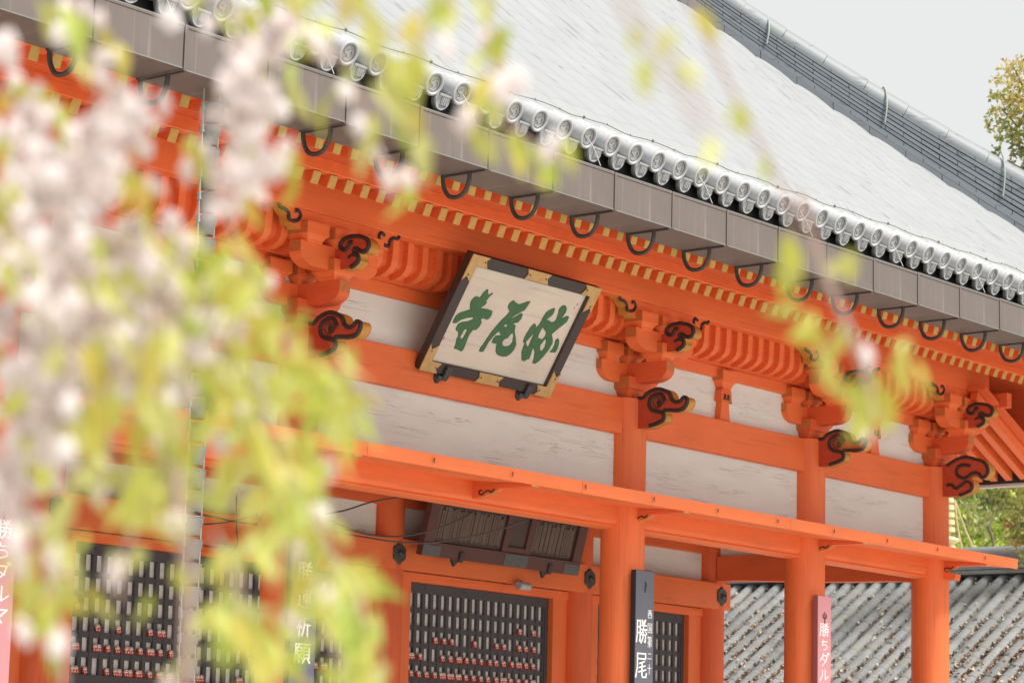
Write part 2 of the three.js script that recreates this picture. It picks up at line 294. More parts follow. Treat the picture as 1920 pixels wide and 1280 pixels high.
// ribbed cove between the wall beam and the purlin
const ribPath = (k) => k < .5 ? [.115 + .205 * Math.sin(k * Math.PI), 5.998 + .13 * (1 - Math.cos(k * Math.PI))] : [.320 + .012 * (k * 2 - 1), 6.128 + .205 * (k * 2 - 1)];
const ribNormal = (k) => { const [a, b] = ribPath(Math.max(0, k - .01)), [c, d] = ribPath(Math.min(1, k + .01)), l = Math.hypot(c - a, d - b); return [-(d - b) / l, (c - a) / l]; };
const ribGeo = shared(zy(ext((() => { const o = [], n = []; for (let k = 0; k <= 8; k++) { const [z, y] = ribPath(k / 8), [a, b] = ribNormal(k / 8); o.push([z, y]); n.unshift([z + .065 * a, y + .065 * b]); } return poly([...o, ...n]); })(), .075)).translate(.0375, 0, 0));
const coveBack = zy(ext((() => { const o = [], n = []; for (let k = 0; k <= 8; k++) { const [z, y] = ribPath(k / 8), [a, b] = ribNormal(k / 8); o.push([z + .052 * a, y + .052 * b]); n.unshift([z + .09 * a, y + .09 * b]); } return poly([...o, ...n]); })(), XR - XL + .8)).translate(XR + .4, 0, 0);
part('cove_board', coveBack, vermilionDeep, hall);
part('cove_sill', bx(XL - .4, XR + .4, 5.99, 6.06, -.055, .125), vermilionDeep, hall);
const PITCH_X = 0.195;
const rafX = []; for (let k = -52; k <= 60; k++) rafX.push(MID + (k + .5) * PITCH_X);
for (const x of rafX) if (x > XL - .3 && x < XR + .35 && COLS.every((c) => Math.abs(x - c) > .1)) part('cove_rib', ribGeo, vermilion, hall, [x, 0, 0]);
// rafters, two tiers
function rafter(len, h, w, ang, cut) { const g = new RoundedBoxGeometry(w, h, len, 1, .004).translate(0, 0, -len / 2).rotateX(ang); return shared(g); }
const A1 = Math.atan(.45), A2 = Math.atan(.30);
const baseRaf = rafter(.95, .105, .085, A1), flyRaf = rafter(1.25, .105, .078, A2);
const endPlate = (w, h, a) => shared(new THREE.BoxGeometry(w, h, .005).translate(0, 0, .003).rotateX(a));
const end1 = endPlate(.085, .105, A1), end2 = endPlate(.078, .10, A2);
for (const x of rafX) if (x < XR + 1.5) {
  const y = 6.412 + .0009 * (x - MID) ** 2 * .4;
  const r = part('base_rafter', baseRaf, vermilionDeep, hall, [x, y, 1.0]); part('painted_end', end1, gold, r, [x, y, 1.0]);
  const f = part('flying_rafter', flyRaf, vermilionDeep, hall, [x, y - .118, 2.12]); part('painted_end', end2, gold, f, [x, y - .118, 2.12]);
}
const EX0 = XL - 2.2, EX1 = XR + 2.2;
part('rafter_board', bx(EX0, EX1, 6.47, 6.60, .93, 1.035, .01), vermilion, hall);
part('eave_board', bx(EX0, EX1, 6.352, 6.445, 2.01, 2.145, .01), vermilion, hall);
part('soffit', [zy(ext(poly([[.2, 6.835], [1.0, 6.475], [1.0, 6.50], [.2, 6.86]]), EX1 - EX0)).translate(EX1, 0, 0), zy(ext(poly([[.95, 6.70], [2.05, 6.37], [2.05, 6.395], [.95, 6.725]]), EX1 - EX0)).translate(EX1, 0, 0)], vermilionDeep, hall);
// right-hand eave: rafters running out to the side
{
  const g = shared(new RoundedBoxGeometry(1.75, .11, .09, 1, .004).translate(-.875, 0, 0).rotateZ(-A1));
  for (let z = .55; z > -5; z -= PITCH_X) part('side_rafter', g, vermilion, hall, [XR + 1.62, 5.52, z]);
  part('side_soffit', ext(poly([[XR + .02, 6.31], [XR + 1.6, 5.60], [XR + 1.6, 5.64], [XR + .02, 6.35]]), 5.7).translate(0, 0, -5), vermilionDeep, hall);
  part('side_eave_board', bx(XR + 1.58, XR + 1.66, 5.455, 5.62, -5, .7), blackBoard, hall);
  part('side_eave_strip', bx(XR + 1.60, XR + 1.72, 5.415, 5.45, -5, .75), std(.62, .60, .57, .6), hall);
  part('side_upper_soffit', ext(poly([[XR + .4, 6.62], [XR + 2.7, 6.42], [XR + 2.7, 6.46], [XR + .4, 6.66]]), 7.2).translate(0, 0, -5), vermilionDeep, hall);
  part('side_gable_board', bx(XR + 1.5, XR + 1.56, 5.66, 6.56, -5, 1.2, 0), vermilionDeep, hall);
  part('side_board', bx(XR + .34, XR + .40, 5.9, 6.312, -5, .30, 0), vermilionDeep, hall);
}
part('hip_rafter', new RoundedBoxGeometry(.16, .24, 3.1, 1, .01).translate(0, 0, -1.55).rotateX(.28).rotateY(Math.PI / 4).translate(XR + 2.2, 6.45, 2.2), vermilionDeep, hall);

// ---- copper box gutter in sections, hoops and rods
const lift = (x) => .0009 * (x - MID) ** 2;
const JOINT = .803, gutX0 = 16.76 - 11 * JOINT;
const gutGeo = shared([bx(0, JOINT - .007, .0, .30, .432, .45, .004), bx(0, JOINT - .007, 0, .018, 0, .432, 0), bx(0, JOINT - .007, 0, .2, 0, .016, 0), bx(0, JOINT - .007, .285, .306, .444, .456, .004), bx(0, .028, -.004, .298, .448, .455, 0)]);
const edgeGreen = std(.235, .24, .225, .6, { map: speck });
const gutEdge = shared([bx(.002, JOINT - .01, -.003, .004, .444, .4535, 0), bx(.002, JOINT - .01, .302, .3085, .442, .457, 0)]);
const hoopGeo = shared([tube([[0, .06, .13], [0, 0, .13], [0, -.06, .11], [0, -.11, .07], [0, -.13, 0], [0, -.11, -.07], [0, -.06, -.11], [0, 0, -.13], [0, .06, -.13]], .018, 40, 7)]);
const rodGeo = shared(bx(-.006, .006, -.016, -.002, -.15, .28, 0));
for (let k = 0; k < 24; k++) {
  const x = gutX0 + k * JOINT; if (x > 28.3) break;
  const y = 6.30 + lift(x + .4);
  const gs = part('gutter_section', gutGeo, copper, hall, [x, y, 2.15 + .0006 * (k % 3)]);
  part('gutter_edge', gutEdge, edgeGreen, gs, [x, y, 2.15]);
  const hx = x + .004 + rr(-.03, .03);
  const h = part('gutter_hoop', hoopGeo, iron, hall, [hx, 6.245 + lift(x), 2.305]); part('gutter_rod', rodGeo, iron, h, [hx, 6.30 + lift(x), 2.305]);
}
// ---- tiles
const roofY = (t) => 6.80 + .74 * t + .025 * t * t;
const TP = .3188, tileX = []; for (let k = -20; k < 46; k++) tileX.push(14.30 + k * TP);
const CORN = XR + 2.45, CORNL = XL - 2.45;
part('tile_batten', bx(EX0, EX1, 6.54, 6.83, 2.28, 2.34, 0), blackBoard, hall);
{ // bedding of the roof, right slope and back slope
  const T = 6.2, front = [], side = [];
  const sheet = (f, nu, nv) => { const g = new THREE.PlaneGeometry(1, 1, nu, nv), p = g.attributes.position; for (let i = 0; i < p.count; i++) { const q = f(p.getX(i) + .5, p.getY(i) + .5); p.setXYZ(i, ...q); } g.computeVertexNormals(); return g; };
  part('roof_bed', sheet((u, v) => { const t = v * T; return [CORNL + t + u * (CORN - CORNL - 2 * t), roofY(t) + lift(CORNL + t + u * (CORN - CORNL - 2 * t)) * .6, 2.45 - t]; }, 30, 16), ridgeTile, hall);
  part('roof_side', sheet((u, v) => { const t = v * T; return [CORN - t, roofY(t) - .02, 2.45 - t - u * (16 - 2 * t)]; }, 10, 16), ridgeTile, hall);
  part('roof_back', sheet((u, v) => { const t = v * T; return [CORNL + t + u * (CORN - CORNL - 2 * t), roofY(t) - .02, -13 + t]; }, 4, 12), ridgeTile, hall);
  part('roof_side', sheet((u, v) => { const t = v * T; return [CORNL + t, roofY(t) - .02, 2.45 - t - u * (16 - 2 * t)]; }, 10, 16), ridgeTile, hall);
}
function tileRow(x, T) {
  const pos = [], n = 7, y0 = lift(x) * .6;
  const ring = (t, r) => { const e = .02, dy = (roofY(t + e) - roofY(t - e)) / (2 * e), l = Math.hypot(1, dy), P = []; for (let i = 0; i <= n; i++) { const a = Math.PI * i / n; P.push([x + .157 * Math.cos(a), roofY(t) + .012 + .076 * Math.min(1, Math.max(0, (t - .24) / .3)) + y0 + r * Math.sin(a) / l, 2.5 - t + r * Math.sin(a) * dy / l]); } return P; };
  for (let t = .24; t < T; t += .3) { const A = ring(t, .0285), B = ring(Math.min(T, t + .3), .0278); for (let i = 0; i < n; i++) pos.push(...A[i], ...B[i], ...B[i + 1], ...A[i], ...B[i + 1], ...A[i + 1]); }
  let g = new THREE.BufferGeometry(); g.setAttribute('position', new THREE.Float32BufferAttribute(pos, 3));
  g = BGU.mergeVertices(g, 1e-4); g.computeVertexNormals(); g = g.toNonIndexed(); g.setAttribute('uv', new THREE.Float32BufferAttribute(new Float32Array(g.attributes.position.count * 2), 2)); return g;
}
const discGeo = (() => {
  const a = Math.atan(.74), gs = [new THREE.CylinderGeometry(.094, .09, .55, 24, 1, true).rotateX(Math.PI / 2).translate(0, 0, -.275), new THREE.TorusGeometry(.083, .015, 6, 28).translate(0, 0, -.004), new THREE.CircleGeometry(.083, 24).translate(0, 0, -.014)];
  for (let k = 0; k < 3; k++) gs.push(new THREE.TorusGeometry(.026, .007, 5, 14, 4.4).translate(.024, 0, -.01).rotateZ(k * 2.09));
  gs.push(new THREE.SphereGeometry(.012, 8, 6).scale(1, 1, .5).translate(0, 0, -.012), new THREE.TorusGeometry(.056, .005, 5, 24).translate(0, 0, -.011));
  return shared(gs.map((g) => g.rotateX(a * .75)));
})();
const pendantGeo = shared([ext((() => { const q = new THREE.Shape(); q.moveTo(-.085, .03); q.lineTo(.085, .03); q.lineTo(.082, -.02); q.quadraticCurveTo(.062, -.082, 0, -.086); q.quadraticCurveTo(-.062, -.082, -.082, -.02); q.closePath(); return q; })(), .03, .004), new THREE.BoxGeometry(.135, .016, .07).translate(.012, .034, .012), new THREE.BoxGeometry(.07, .062, .012).translate(.02, -.012, .037), ...[-.022, 0, .022].map((x) => new THREE.BoxGeometry(.008, .058, .008).translate(.02 + x, -.012, .044)), new THREE.TorusGeometry(.072, .009, 5, 18, Math.PI).rotateZ(Math.PI).translate(0, -.008, .034)].map((g) => g.rotateX(.42)));
for (const x of tileX) {
  if (x < CORNL + .3 || x > CORN - .3) continue;
  const T = Math.min(6.1, CORN - x + .02, x - CORNL + .02); if (T < .4) continue;
  part('tile_row', tileRow(x, T), roofTile, hall, [0, 0, 0], { turn: true });
  if (x < 27.6 && x > 9.5) {
    part('eave_tile', discGeo, eaveTile, hall, [x, 6.858 + lift(x) * .6, 2.5]);
    part('eave_pendant', pendantGeo, eaveTile, hall, [x + TP / 2, 6.795 + lift(x) * .6, 2.42]);
  }
}
{ // thin bird wire along the eave with knots and ties
  const P = [], gs = []; for (let k = 0; k < 120; k++) { const x = 9 + k * .16; P.push(V3(x, 6.858 + lift(x) * .6 + .222 + .008 * Math.sin(k * 1.3) + rr(-.004, .004), 2.34)); }
  gs.push(tube(P, .0042, 360, 5));
  for (let k = 4; k < 118; k += 2) gs.push(new THREE.OctahedronGeometry(k % 6 ? .009 : .019).translate(P[k].x, P[k].y + .006, P[k].z));
  part('bird_wire', gs, std(.16, .15, .12, .6), hall);
  for (let x = 10.2; x < 27; x += 1.58) part('tie_wire', tube([[x, 6.94 + lift(x), 2.42], [x + .02, 6.80 + lift(x), 2.53], [x + .05, 6.62 + lift(x), 2.6]], .004, 10, 4), std(.5, .5, .48, .5), hall);
}
// ---- descending corner ridge built of thin courses
{
  const gr = (t) => 1 + .58 * (Math.max(0, 4.6 - t) / 2.8) ** 1.4;
  const up = (t) => .10 * Math.max(0, 1 - t / 1.6) ** 2;
  const P = (t, off, y) => [CORN - t + off * .7071, roofY(t) + .05 + up(t) + y * gr(t), 2.45 - t - off * .7071];
  const sweep = (t0, t1, n, w, y0, y1, jag = 0) => { const pos = [], S = []; for (let i = 0; i <= n; i++) { const t = t0 + (t1 - t0) * i / n, j = jag * (rnd() - .5); S.push([P(t, -w + j, y0), P(t, -w + j, y1), P(t, w, y1), P(t, w, y0)]); } for (let i = 0; i < n; i++) for (let k = 0; k < 4; k++) { const l = (k + 1) % 4; pos.push(...S[i][k], ...S[i + 1][k], ...S[i + 1][l], ...S[i][k], ...S[i + 1][l], ...S[i][l]); } const g = new THREE.BufferGeometry(); g.setAttribute('position', new THREE.Float32BufferAttribute(pos, 3)); g.computeVertexNormals(); g.setAttribute('uv', new THREE.Float32BufferAttribute(new Float32Array(pos.length / 3 * 2), 2)); return g; };
  const ridge = part('corner_ridge', sweep(.3, 6.2, 30, .15, -.1, .40), blackBoard, hall);
  for (let k = 0; k < 9; k++) { const gs = []; for (let t = .3 + (k % 2) * .15; t < 6.1; t += .3) gs.push(sweep(t, t + .296, 1, (k < 2 ? .30 - .03 * k : .225 - .006 * k) + rr(-.004, .004), (k ? -.01 : -.07) + k * .044 + rr(-.002, .002), .022 + k * .044)); part('ridge_course', gs, k % 3 ? ridgeTile : std(.14, .158, .18, .5, { map: tileMap }), ridge); }
  const cap = []; for (let t = .3; t < 6.1; t += .34) { const a = V3(...P(t, 0, .395)), b = V3(...P(t + .336, 0, .395)); const c = new THREE.CylinderGeometry(.155, .165, a.distanceTo(b), 14).rotateX(Math.PI / 2); c.applyMatrix4(new THREE.Matrix4().lookAt(b, a, V3(0, 1, 0))); cap.push(c.translate(...a.clone().lerp(b, .5).toArray())); }
  part('ridge_cap', cap, std(.25, .265, .277, .55, { map: tileMap }), ridge);
  for (let t = .9; t < 6; t += .98) part('ridge_strap', [tube([P(t, -.235, .17), P(t - .02, -.22, .33), P(t - .03, -.12, .50), P(t - .03, 0, .56), P(t - .03, .14, .5)], .012, 20, 5), new THREE.SphereGeometry(.022, 8, 6).translate(...P(t - .03, .13, .53))], verdigris, ridge);
}

// ---- inner wall with lattice doors
part('backing_wall', bx(XL - .3, XR + .1, .5, 5.3, -3.3, -3.101, 0), paper, hall);
const vbar = shared(bx(-.024, .024, 0, 1.5, -.016, .016, 0), true);
const cells = [];
for (let i = 0; i < 5; i++) {
  const a = COLS[i], b = COLS[i + 1], xa = a + .40, xb = b - .43, l = a + .185, r = b - .185;
  part('nail_beam', bx(i ? a : a - .3, i === 4 ? b + .2 : b, 3.935, 4.245, -2.93, -2.82, .008), vermilion, hall);
  part('upper_tie', bx(a, b, 4.585, 4.80, -3.06, -2.90), vermilionDeep, hall);
  part('inner_panel', bx(a, b, 4.245, 4.585, -3.02, -2.985, 0), whiteBoard, hall);
  part('inner_upper_panel', bx(a, b, 4.80, 5.2, -3.02, -2.986, 0), whiteBoard, hall);
  const f = part('door_jamb', bx(l - .05, xa, 1.0, 3.935, -3.1, -2.985), vermilion, hall, [0, 0, 0], { turn: true });
  part('door_jamb', bx(xb, r + .05, 1.0, 3.935, -3.1, -2.985), vermilion, hall, [0, 0, 0], { turn: true });
  part('lintel', bx(l - .05, r + .05, 3.842, 3.935, -3.1, -2.965), vermilion, f);
  const bottom = i === 1 || i === 2 || i === 0 ? 2.66 : 2.66;
  const door = part('lattice_door', [bx(xa, xb, 3.742, 3.84, -3.12, -3.05, .004), bx(xa, xa + .05, bottom, 3.742, -3.12, -3.055, .004), bx(xb - .05, xb, bottom, 3.742, -3.12, -3.055, .004), bx(xa, xb, bottom - .12, bottom, -3.12, -3.05, .004)], darkWood, hall);
  part('door_panel', bx(xa, xb, .9, bottom - .12, -3.12, -3.06, 0), darkWood, door);
  const n = Math.round((xb - xa - .1) / .132), px = (xb - xa - .1) / n, H = 3.742 - bottom, rows = Math.round(H / .17), py = H / rows;
  for (let k = 0; k <= n; k++) { const v = part('vertical_bar', vbar, darkWood, door, [xa + .05 + k * px, bottom, -3.084]); v.scale.y = H / 1.5; }
  const h = shared(bx(xa + .05, xb - .05, -.027, .027, -.013, .011, 0));
  for (let k = 1; k < rows; k++) part('cross_bar', h, darkWood, door, [0, 3.742 - k * py, -3.084]);
  if (i) cells.push({ i, x: (c) => xa + .05 + (c + .5) * px, y: (row) => 3.742 - (row + 1) * py + (row + 1 < rows ? .027 : 0), n, rows });
  for (let k = 0; k < n; k += 5) part('door_nail', new THREE.SphereGeometry(.013, 8, 5).scale(1, 1, .5).translate(xa + .3 + k * px, 3.80, -3.048), iron, door);
}
// rosettes covering the nails over each inner column
const petal = (k) => { const a = k * Math.PI / 3 + Math.PI / 6; return new THREE.SphereGeometry(.045, 10, 6).scale(1, 1, .35).translate(.058 * Math.cos(a), .072 * Math.sin(a), 0); };
const rosette = shared([...Array.from({ length: 6 }, (_, k) => petal(k)), ext(poly([[0, .105], [.088, .05], [.088, -.05], [0, -.105], [-.088, -.05], [-.088, .05]]), .012, .003), new THREE.SphereGeometry(.034, 12, 8).scale(1, 1, .9).translate(0, 0, .02), new THREE.CylinderGeometry(.014, .018, .04, 8).rotateX(Math.PI / 2).translate(0, 0, .05)]);
for (const x of COLS) part('nail_cover', rosette, bronze, hall, [x, 4.09, -2.815]);

// ------------------------------------------------------------------ strokes for the lettering
const GLYPH = {
  win: [[12, 8, 12, 60, 5, 92], [12, 8, 37, 8, 37, 90, 29, 86], [12, 33, 37, 33], [12, 56, 37, 56], [52, 6, 58, 18], [84, 4, 75, 18], [46, 26, 94, 26], [44, 42, 97, 42], [70, 8, 66, 42, 42, 64], [74, 42, 97, 60], [52, 64, 87, 64, 83, 92, 74, 88], [66, 54, 62, 76, 47, 95]],
  tail: [[16, 5, 90, 5, 90, 25], [16, 25, 90, 25], [16, 5, 16, 56, 2, 97], [80, 35, 34, 44], [30, 60, 88, 52], [26, 77, 94, 67], [58, 40, 58, 88, 64, 96, 94, 96, 99, 82]],
  west: [[8, 10, 92, 10], [14, 34, 86, 34, 86, 90, 14, 90, 14, 34], [40, 10, 40, 44, 28, 66], [60, 10, 60, 56, 66, 62, 82, 62]],
  land: [[10, 8, 90, 8, 90, 92, 10, 92, 10, 8], [28, 26, 72, 26], [30, 48, 70, 48], [26, 74, 74, 74], [50, 26, 50, 74], [62, 56, 68, 64]],
  order: [[20, 4, 8, 20], [18, 12, 42, 12], [30, 14, 34, 22], [60, 4, 52, 20], [60, 12, 92, 12], [74, 14, 78, 22], [18, 32, 82, 32, 82, 48, 18, 48, 18, 64, 84, 64, 80, 86, 70, 84], [50, 26, 50, 98], [46, 66, 14, 92]],
  two: [[22, 26, 78, 26], [8, 80, 92, 80]], ten: [[8, 42, 92, 42], [50, 6, 50, 96]],
  chi: [[16, 22, 84, 20], [42, 4, 26, 56, 44, 46, 66, 46, 82, 60, 76, 80, 40, 95]],
  da: [[40, 6, 30, 32, 8, 56], [36, 20, 80, 20, 68, 58, 28, 95], [36, 42, 68, 64], [84, 2, 90, 12], [95, 0, 101, 10]],
  ru: [[32, 14, 30, 56, 8, 92], [60, 8, 60, 86, 96, 56]], ma: [[8, 16, 92, 16, 50, 62], [34, 46, 68, 86]],
  carry: [[34, 18, 34, 8, 94, 8, 90, 20], [44, 28, 86, 28, 86, 54, 44, 54, 44, 28], [44, 41, 86, 41], [38, 66, 94, 66], [65, 16, 65, 80], [8, 10, 20, 20], [6, 38, 22, 38, 16, 74, 6, 86, 20, 80, 50, 92, 96, 90]],
  pray: [[22, 4, 30, 14], [8, 24, 40, 24, 10, 60], [26, 42, 26, 96], [30, 46, 42, 58], [84, 8, 56, 18], [56, 18, 56, 58, 45, 93], [56, 44, 97, 44], [78, 44, 78, 96]],
  wish: [[6, 8, 50, 8], [8, 8, 8, 60, 2, 93], [30, 12, 24, 22], [18, 24, 46, 24, 46, 56, 18, 56, 18, 24], [18, 40, 46, 40], [32, 56, 32, 92, 26, 88], [22, 64, 13, 83], [40, 64, 50, 80], [55, 8, 98, 8], [76, 10, 70, 22], [60, 24, 94, 24, 94, 72, 60, 72, 60, 24], [60, 40, 94, 40], [60, 56, 94, 56], [68, 74, 53, 95], [84, 74, 98, 93]],
};
function glyph(ctx, name, x, y, w, h, lw) {
  ctx.lineCap = 'round'; ctx.lineJoin = 'round';
  for (const s of GLYPH[name]) for (let k = 0; k + 3 < s.length; k += 2) {
    ctx.lineWidth = lw * (Math.abs(s[k + 2] - s[k]) > Math.abs(s[k + 3] - s[k + 1]) ? .82 : 1.15);
    ctx.beginPath(); ctx.moveTo(x + s[k] / 100 * w, y + s[k + 1] / 100 * h); ctx.lineTo(x + s[k + 2] / 100 * w, y + s[k + 3] / 100 * h); ctx.stroke();
  }
}
function boardTexture(W, H, bg, fg, rows) {   // W, H in metres; rows: [glyph, x, y, w, h] in metres
  const S = 460, c = document.createElement('canvas'); c.width = Math.round(W * S); c.height = Math.round(H * S);
  const x = c.getContext('2d'); x.fillStyle = bg; x.fillRect(0, 0, c.width, c.height);
  for (let k = 0; k < 260; k++) { x.globalAlpha = rr(.02, .07); x.fillStyle = rnd() < .5 ? '#000' : '#fff'; x.fillRect(rr(0, c.width), rr(0, c.height), rr(.6, 1.6), rr(20, 160)); }
  x.globalAlpha = 1; x.strokeStyle = fg;
  for (const [g, a, b, w, h, l] of rows) glyph(x, g, a * S, b * S, w * S, h * S, (l ?? Math.min(w, h) * .092) * S);
  const t = new THREE.CanvasTexture(c); t.colorSpace = THREE.SRGBColorSpace; return t;
}
function hangingBoard(x, label, group, W, bg, edge, fg, rows) {
  const H = 2.1, top = 3.805, o = thing('name_board', label, 'signboard', [x, top - H, .243], group);
  part('board', bx(x - W / 2, x + W / 2, top - H, top, .214, .27, .004), edge, o, [0, 0, 0], { turn: true });
  const f = new THREE.PlaneGeometry(W - .008, H - .008).translate(x, top - H / 2, .2725);
  part('painted_face', f, new THREE.MeshStandardMaterial({ map: boardTexture(W, H, bg, fg, rows), roughness: .6 }), o, [0, 0, 0], { uv: false });
  return o;
}
{
  const b = hangingBoard(20.505, 'slate grey board with white brush lettering on the column right of the hanging plaque', null, .30, '#595b64', std(.03, .03, .033, .6, { map: grainMap }), '#e6e6e6',
    [['west', .20, .36, .078, .085], ['land', .20, .485, .08, .10], ['order', .20, .61, .08, .11], ['two', .20, .755, .08, .085], ['ten', .20, .87, .08, .10], ['win', .012, .455, .185, .235], ['tail', .015, .77, .18, .24]]);
  part('hanger', tube([[20.505, 3.70, .275], [20.51, 3.67, .285], [20.502, 3.64, .285], [20.506, 3.60, .275]], .006, 14, 5), iron, b);
  const pinkRows = [['win', .035, .275, .19, .145], ['chi', .04, .445, .18, .12], ['da', .035, .585, .19, .145], ['ru', .035, .75, .19, .13], ['ma', .035, .905, .19, .13]];
  const pk = std(.36, .12, .13, .6, { map: grainMap });
  for (const [x, l] of [[23.70, 'faded pink board with white lettering on the second column from the right'], [12.62, 'faded pink board with white lettering at the far left edge behind the blossom']]) {
    const o = hangingBoard(x, l, null, .262, x > 20 ? '#c9898e' : '#bb8387', pk, '#f0e6e4', pinkRows);
    part('hanger', [tube([[x - .03, 3.62, .276], [x - .03, 3.58, .278], [x, 3.575, .278], [x + .03, 3.58, .278], [x + .03, 3.62, .276]], .004, 20, 5), tube([[x, 3.64, .276], [x, 3.575, .28], [x, 3.52, .276]], .004, 10, 5)], iron, o);
  }
  hangingBoard(15.80, 'dark blue grey board with white lettering half hidden behind yellow cherry leaves', null, .30, '#55566a', std(.03, .03, .035, .6, { map: grainMap }), '#e2e2e4',
    [['win', .06, .31, .185, .165], ['carry', .06, .53, .185, .165], ['pray', .055, .745, .19, .175], ['wish', .055, .965, .19, .17]]);
}

// ------------------------------------------------------------------ the big hanging plaque, tilted forward
{
  const O = [17.2716, 5.2829, .15], W = 1.8455, H = 1.1218, TILT = rad(31.12);
  const o = thing('hanging_plaque', 'tilted white plaque with three green brush characters, dark frame and gold corners', 'plaque', O);
  const place = (g) => g.rotateX(TILT);          // local x right, y up the board, z out of the board
  const P = (n, gs, m, parent = o) => { const q = part(n, (Array.isArray(gs) ? gs : [gs]).map(place), m, parent, O); return q; };
  const lacquer = std(.046, .034, .031, .5, { map: grainMap });
  P('board', bx(.06, W - .06, .06, H - .06, -.06, -.032, 0), std(.72, .665, .57, .7, { map: grainMap }));
  const bar = (a, b) => ext(poly([[a[0], a[1]], [b[0], b[1]], [b[2], b[3]], [a[2], a[3]]]), .07, .004).translate(0, 0, -.074);
  const q = { t: .10, b: .095, l: .115, r: .115 };
  P('frame_bar', bar([.004, .004, q.l, q.b], [W - .004, .004, W - q.r, q.b]), lacquer); P('frame_bar', bar([.004, H - .004, q.l, H - q.t], [W - .004, H - .004, W - q.r, H - q.t]), lacquer);
  P('frame_bar', bar([.004, .006, q.l, q.b + .002], [.004, H - .006, q.l, H - q.t - .002]), lacquer); P('frame_bar', bar([W - .004, .006, W - q.r, q.b + .002], [W - .004, H - .006, W - q.r, H - q.t - .002]), lacquer);
  const brass = std(.62, .41, .16, .5, { map: speck, metalness: .15 });
  const corner = (fx, fy) => { const s = [[0, 0], [.235, 0], [.20, .035], [.215, .055], [.245, .098], [.108, .098], [.108, .255], [.055, .215], [.035, .205], [0, .25]].map(([x, y]) => [fx ? W - x : x, fy ? H - y : y]); return ext(poly(s), .008).translate(0, 0, .001); };
  for (const [a, b] of [[0, 0], [1, 0], [0, 1], [1, 1]]) {
    const c = P('corner_fitting', corner(a, b), brass);
    for (const [x, y] of [[.19, .05], [.045, .19]]) P('fitting_nail', new THREE.SphereGeometry(.008, 8, 6).scale(1, 1, .7).translate(a ? W - x : x, b ? H - y : y, .011), ink, c);
  }
  for (const top of [0, 1]) { const y = (v) => top ? H - v : v, m = .93; const c = P('centre_fitting', ext(poly([[m - .17, y(0)], [m + .17, y(0)], [m + .135, y(.045)], [m + .175, y(.097)], [m - .16, y(.097)], [m - .135, y(.045)]]), .008).translate(0, 0, .001), brass); for (const d of [-.115, .115]) P('fitting_nail', new THREE.SphereGeometry(.008, 8, 6).scale(1, 1, .7).translate(m + d, y(.05), .011), ink, c); }
  const green = std(.052, .17, .066, .6, { map: speck });
  const CH = [
    [[420, 840, 400, 827, 380, 792, 372, 750, 350, 751, 317, 754, 295, 733, 281, 697, 291, 664, 311, 631, 343, 633, 276, 604, 218, 577, 183, 544, 176, 505, 181, 469, 220, 474, 260, 513, 325, 545, 382, 560, 406, 559, 408, 542, 362, 517, 298, 499, 257, 475, 252, 441, 259, 415, 272, 407, 293, 407, 322, 378, 332, 355, 319, 346, 335, 312, 342, 282, 349, 247, 401, 244, 445, 233, 463, 251, 464, 292, 457, 339, 451, 399, 469, 450, 504, 456, 526, 488, 535, 530, 505, 563, 525, 576, 577, 570, 605, 587, 613, 626, 599, 661, 533, 665, 469, 660, 429, 655, 466, 692, 480, 722, 463, 733, 477, 776, 504, 820, 478, 803, 456, 786, 435, 813], [375, 441, 401, 439, 403, 398, 397, 351, 374, 349, 349, 365, 357, 397, 358, 431]],
    [[807, 801, 782, 780, 771, 754, 774, 730, 796, 710, 826, 694, 812, 657, 777, 607, 745, 539, 721, 487, 702, 414, 687, 350, 672, 306, 678, 272, 726, 277, 734, 316, 738, 375, 759, 431, 787, 477, 818, 503, 822, 483, 861, 462, 797, 448, 781, 414, 788, 377, 836, 375, 854, 385, 866, 345, 894, 301, 931, 279, 994, 273, 1056, 285, 1092, 319, 1111, 364, 1106, 413, 1062, 468, 1004, 528, 979, 586, 942, 590, 957, 604, 991, 613, 1012, 654, 1007, 699, 979, 703, 949, 674, 910, 644, 868, 629, 906, 664, 963, 712, 1004, 740, 1018, 791, 1023, 830, 979, 818, 930, 789, 897, 778, 846, 788], [831, 550, 886, 549, 880, 569, 842, 569], [912, 401, 917, 430, 958, 457, 970, 491, 991, 512, 1018, 488, 1046, 430, 1034, 390, 987, 372, 940, 374]],
    [[1383, 828, 1341, 806, 1304, 772, 1292, 731, 1291, 682, 1285, 639, 1262, 600, 1237, 638, 1213, 640, 1190, 601, 1179, 544, 1173, 494, 1183, 450, 1212, 444, 1220, 396, 1228, 355, 1278, 283, 1311, 276, 1338, 299, 1366, 309, 1359, 356, 1347, 410, 1348, 424, 1401, 384, 1423, 338, 1440, 277, 1475, 277, 1512, 313, 1543, 372, 1568, 439, 1574, 504, 1556, 537, 1507, 585, 1545, 634, 1597, 692, 1630, 734, 1627, 783, 1599, 785, 1559, 760, 1531, 727, 1519, 700, 1539, 760, 1554, 812, 1545, 853, 1509, 875, 1473, 868, 1449, 829, 1466, 783, 1478, 728, 1466, 702, 1423, 691, 1387, 705, 1363, 687, 1355, 714, 1395, 760, 1398, 799], [1344, 628, 1398, 602, 1429, 586, 1437, 552, 1425, 518, 1379, 518, 1346, 523, 1338, 564, 1339, 606], [1441, 503, 1453, 537, 1488, 497, 1499, 449, 1489, 405, 1448, 420, 1426, 459, 1438, 485], [1269, 559, 1250, 521, 1217, 459, 1252, 423, 1284, 421, 1276, 476, 1278, 532]],
    [[1617, 561, 1602, 537, 1619, 484, 1614, 447, 1599, 416, 1671, 424, 1679, 458, 1666, 513, 1642, 551]]];
  const ring = (a) => { const p = []; for (let k = 0; k < a.length; k += 2) p.push([a[k] / 1000, a[k + 1] / 1000]); return p; };
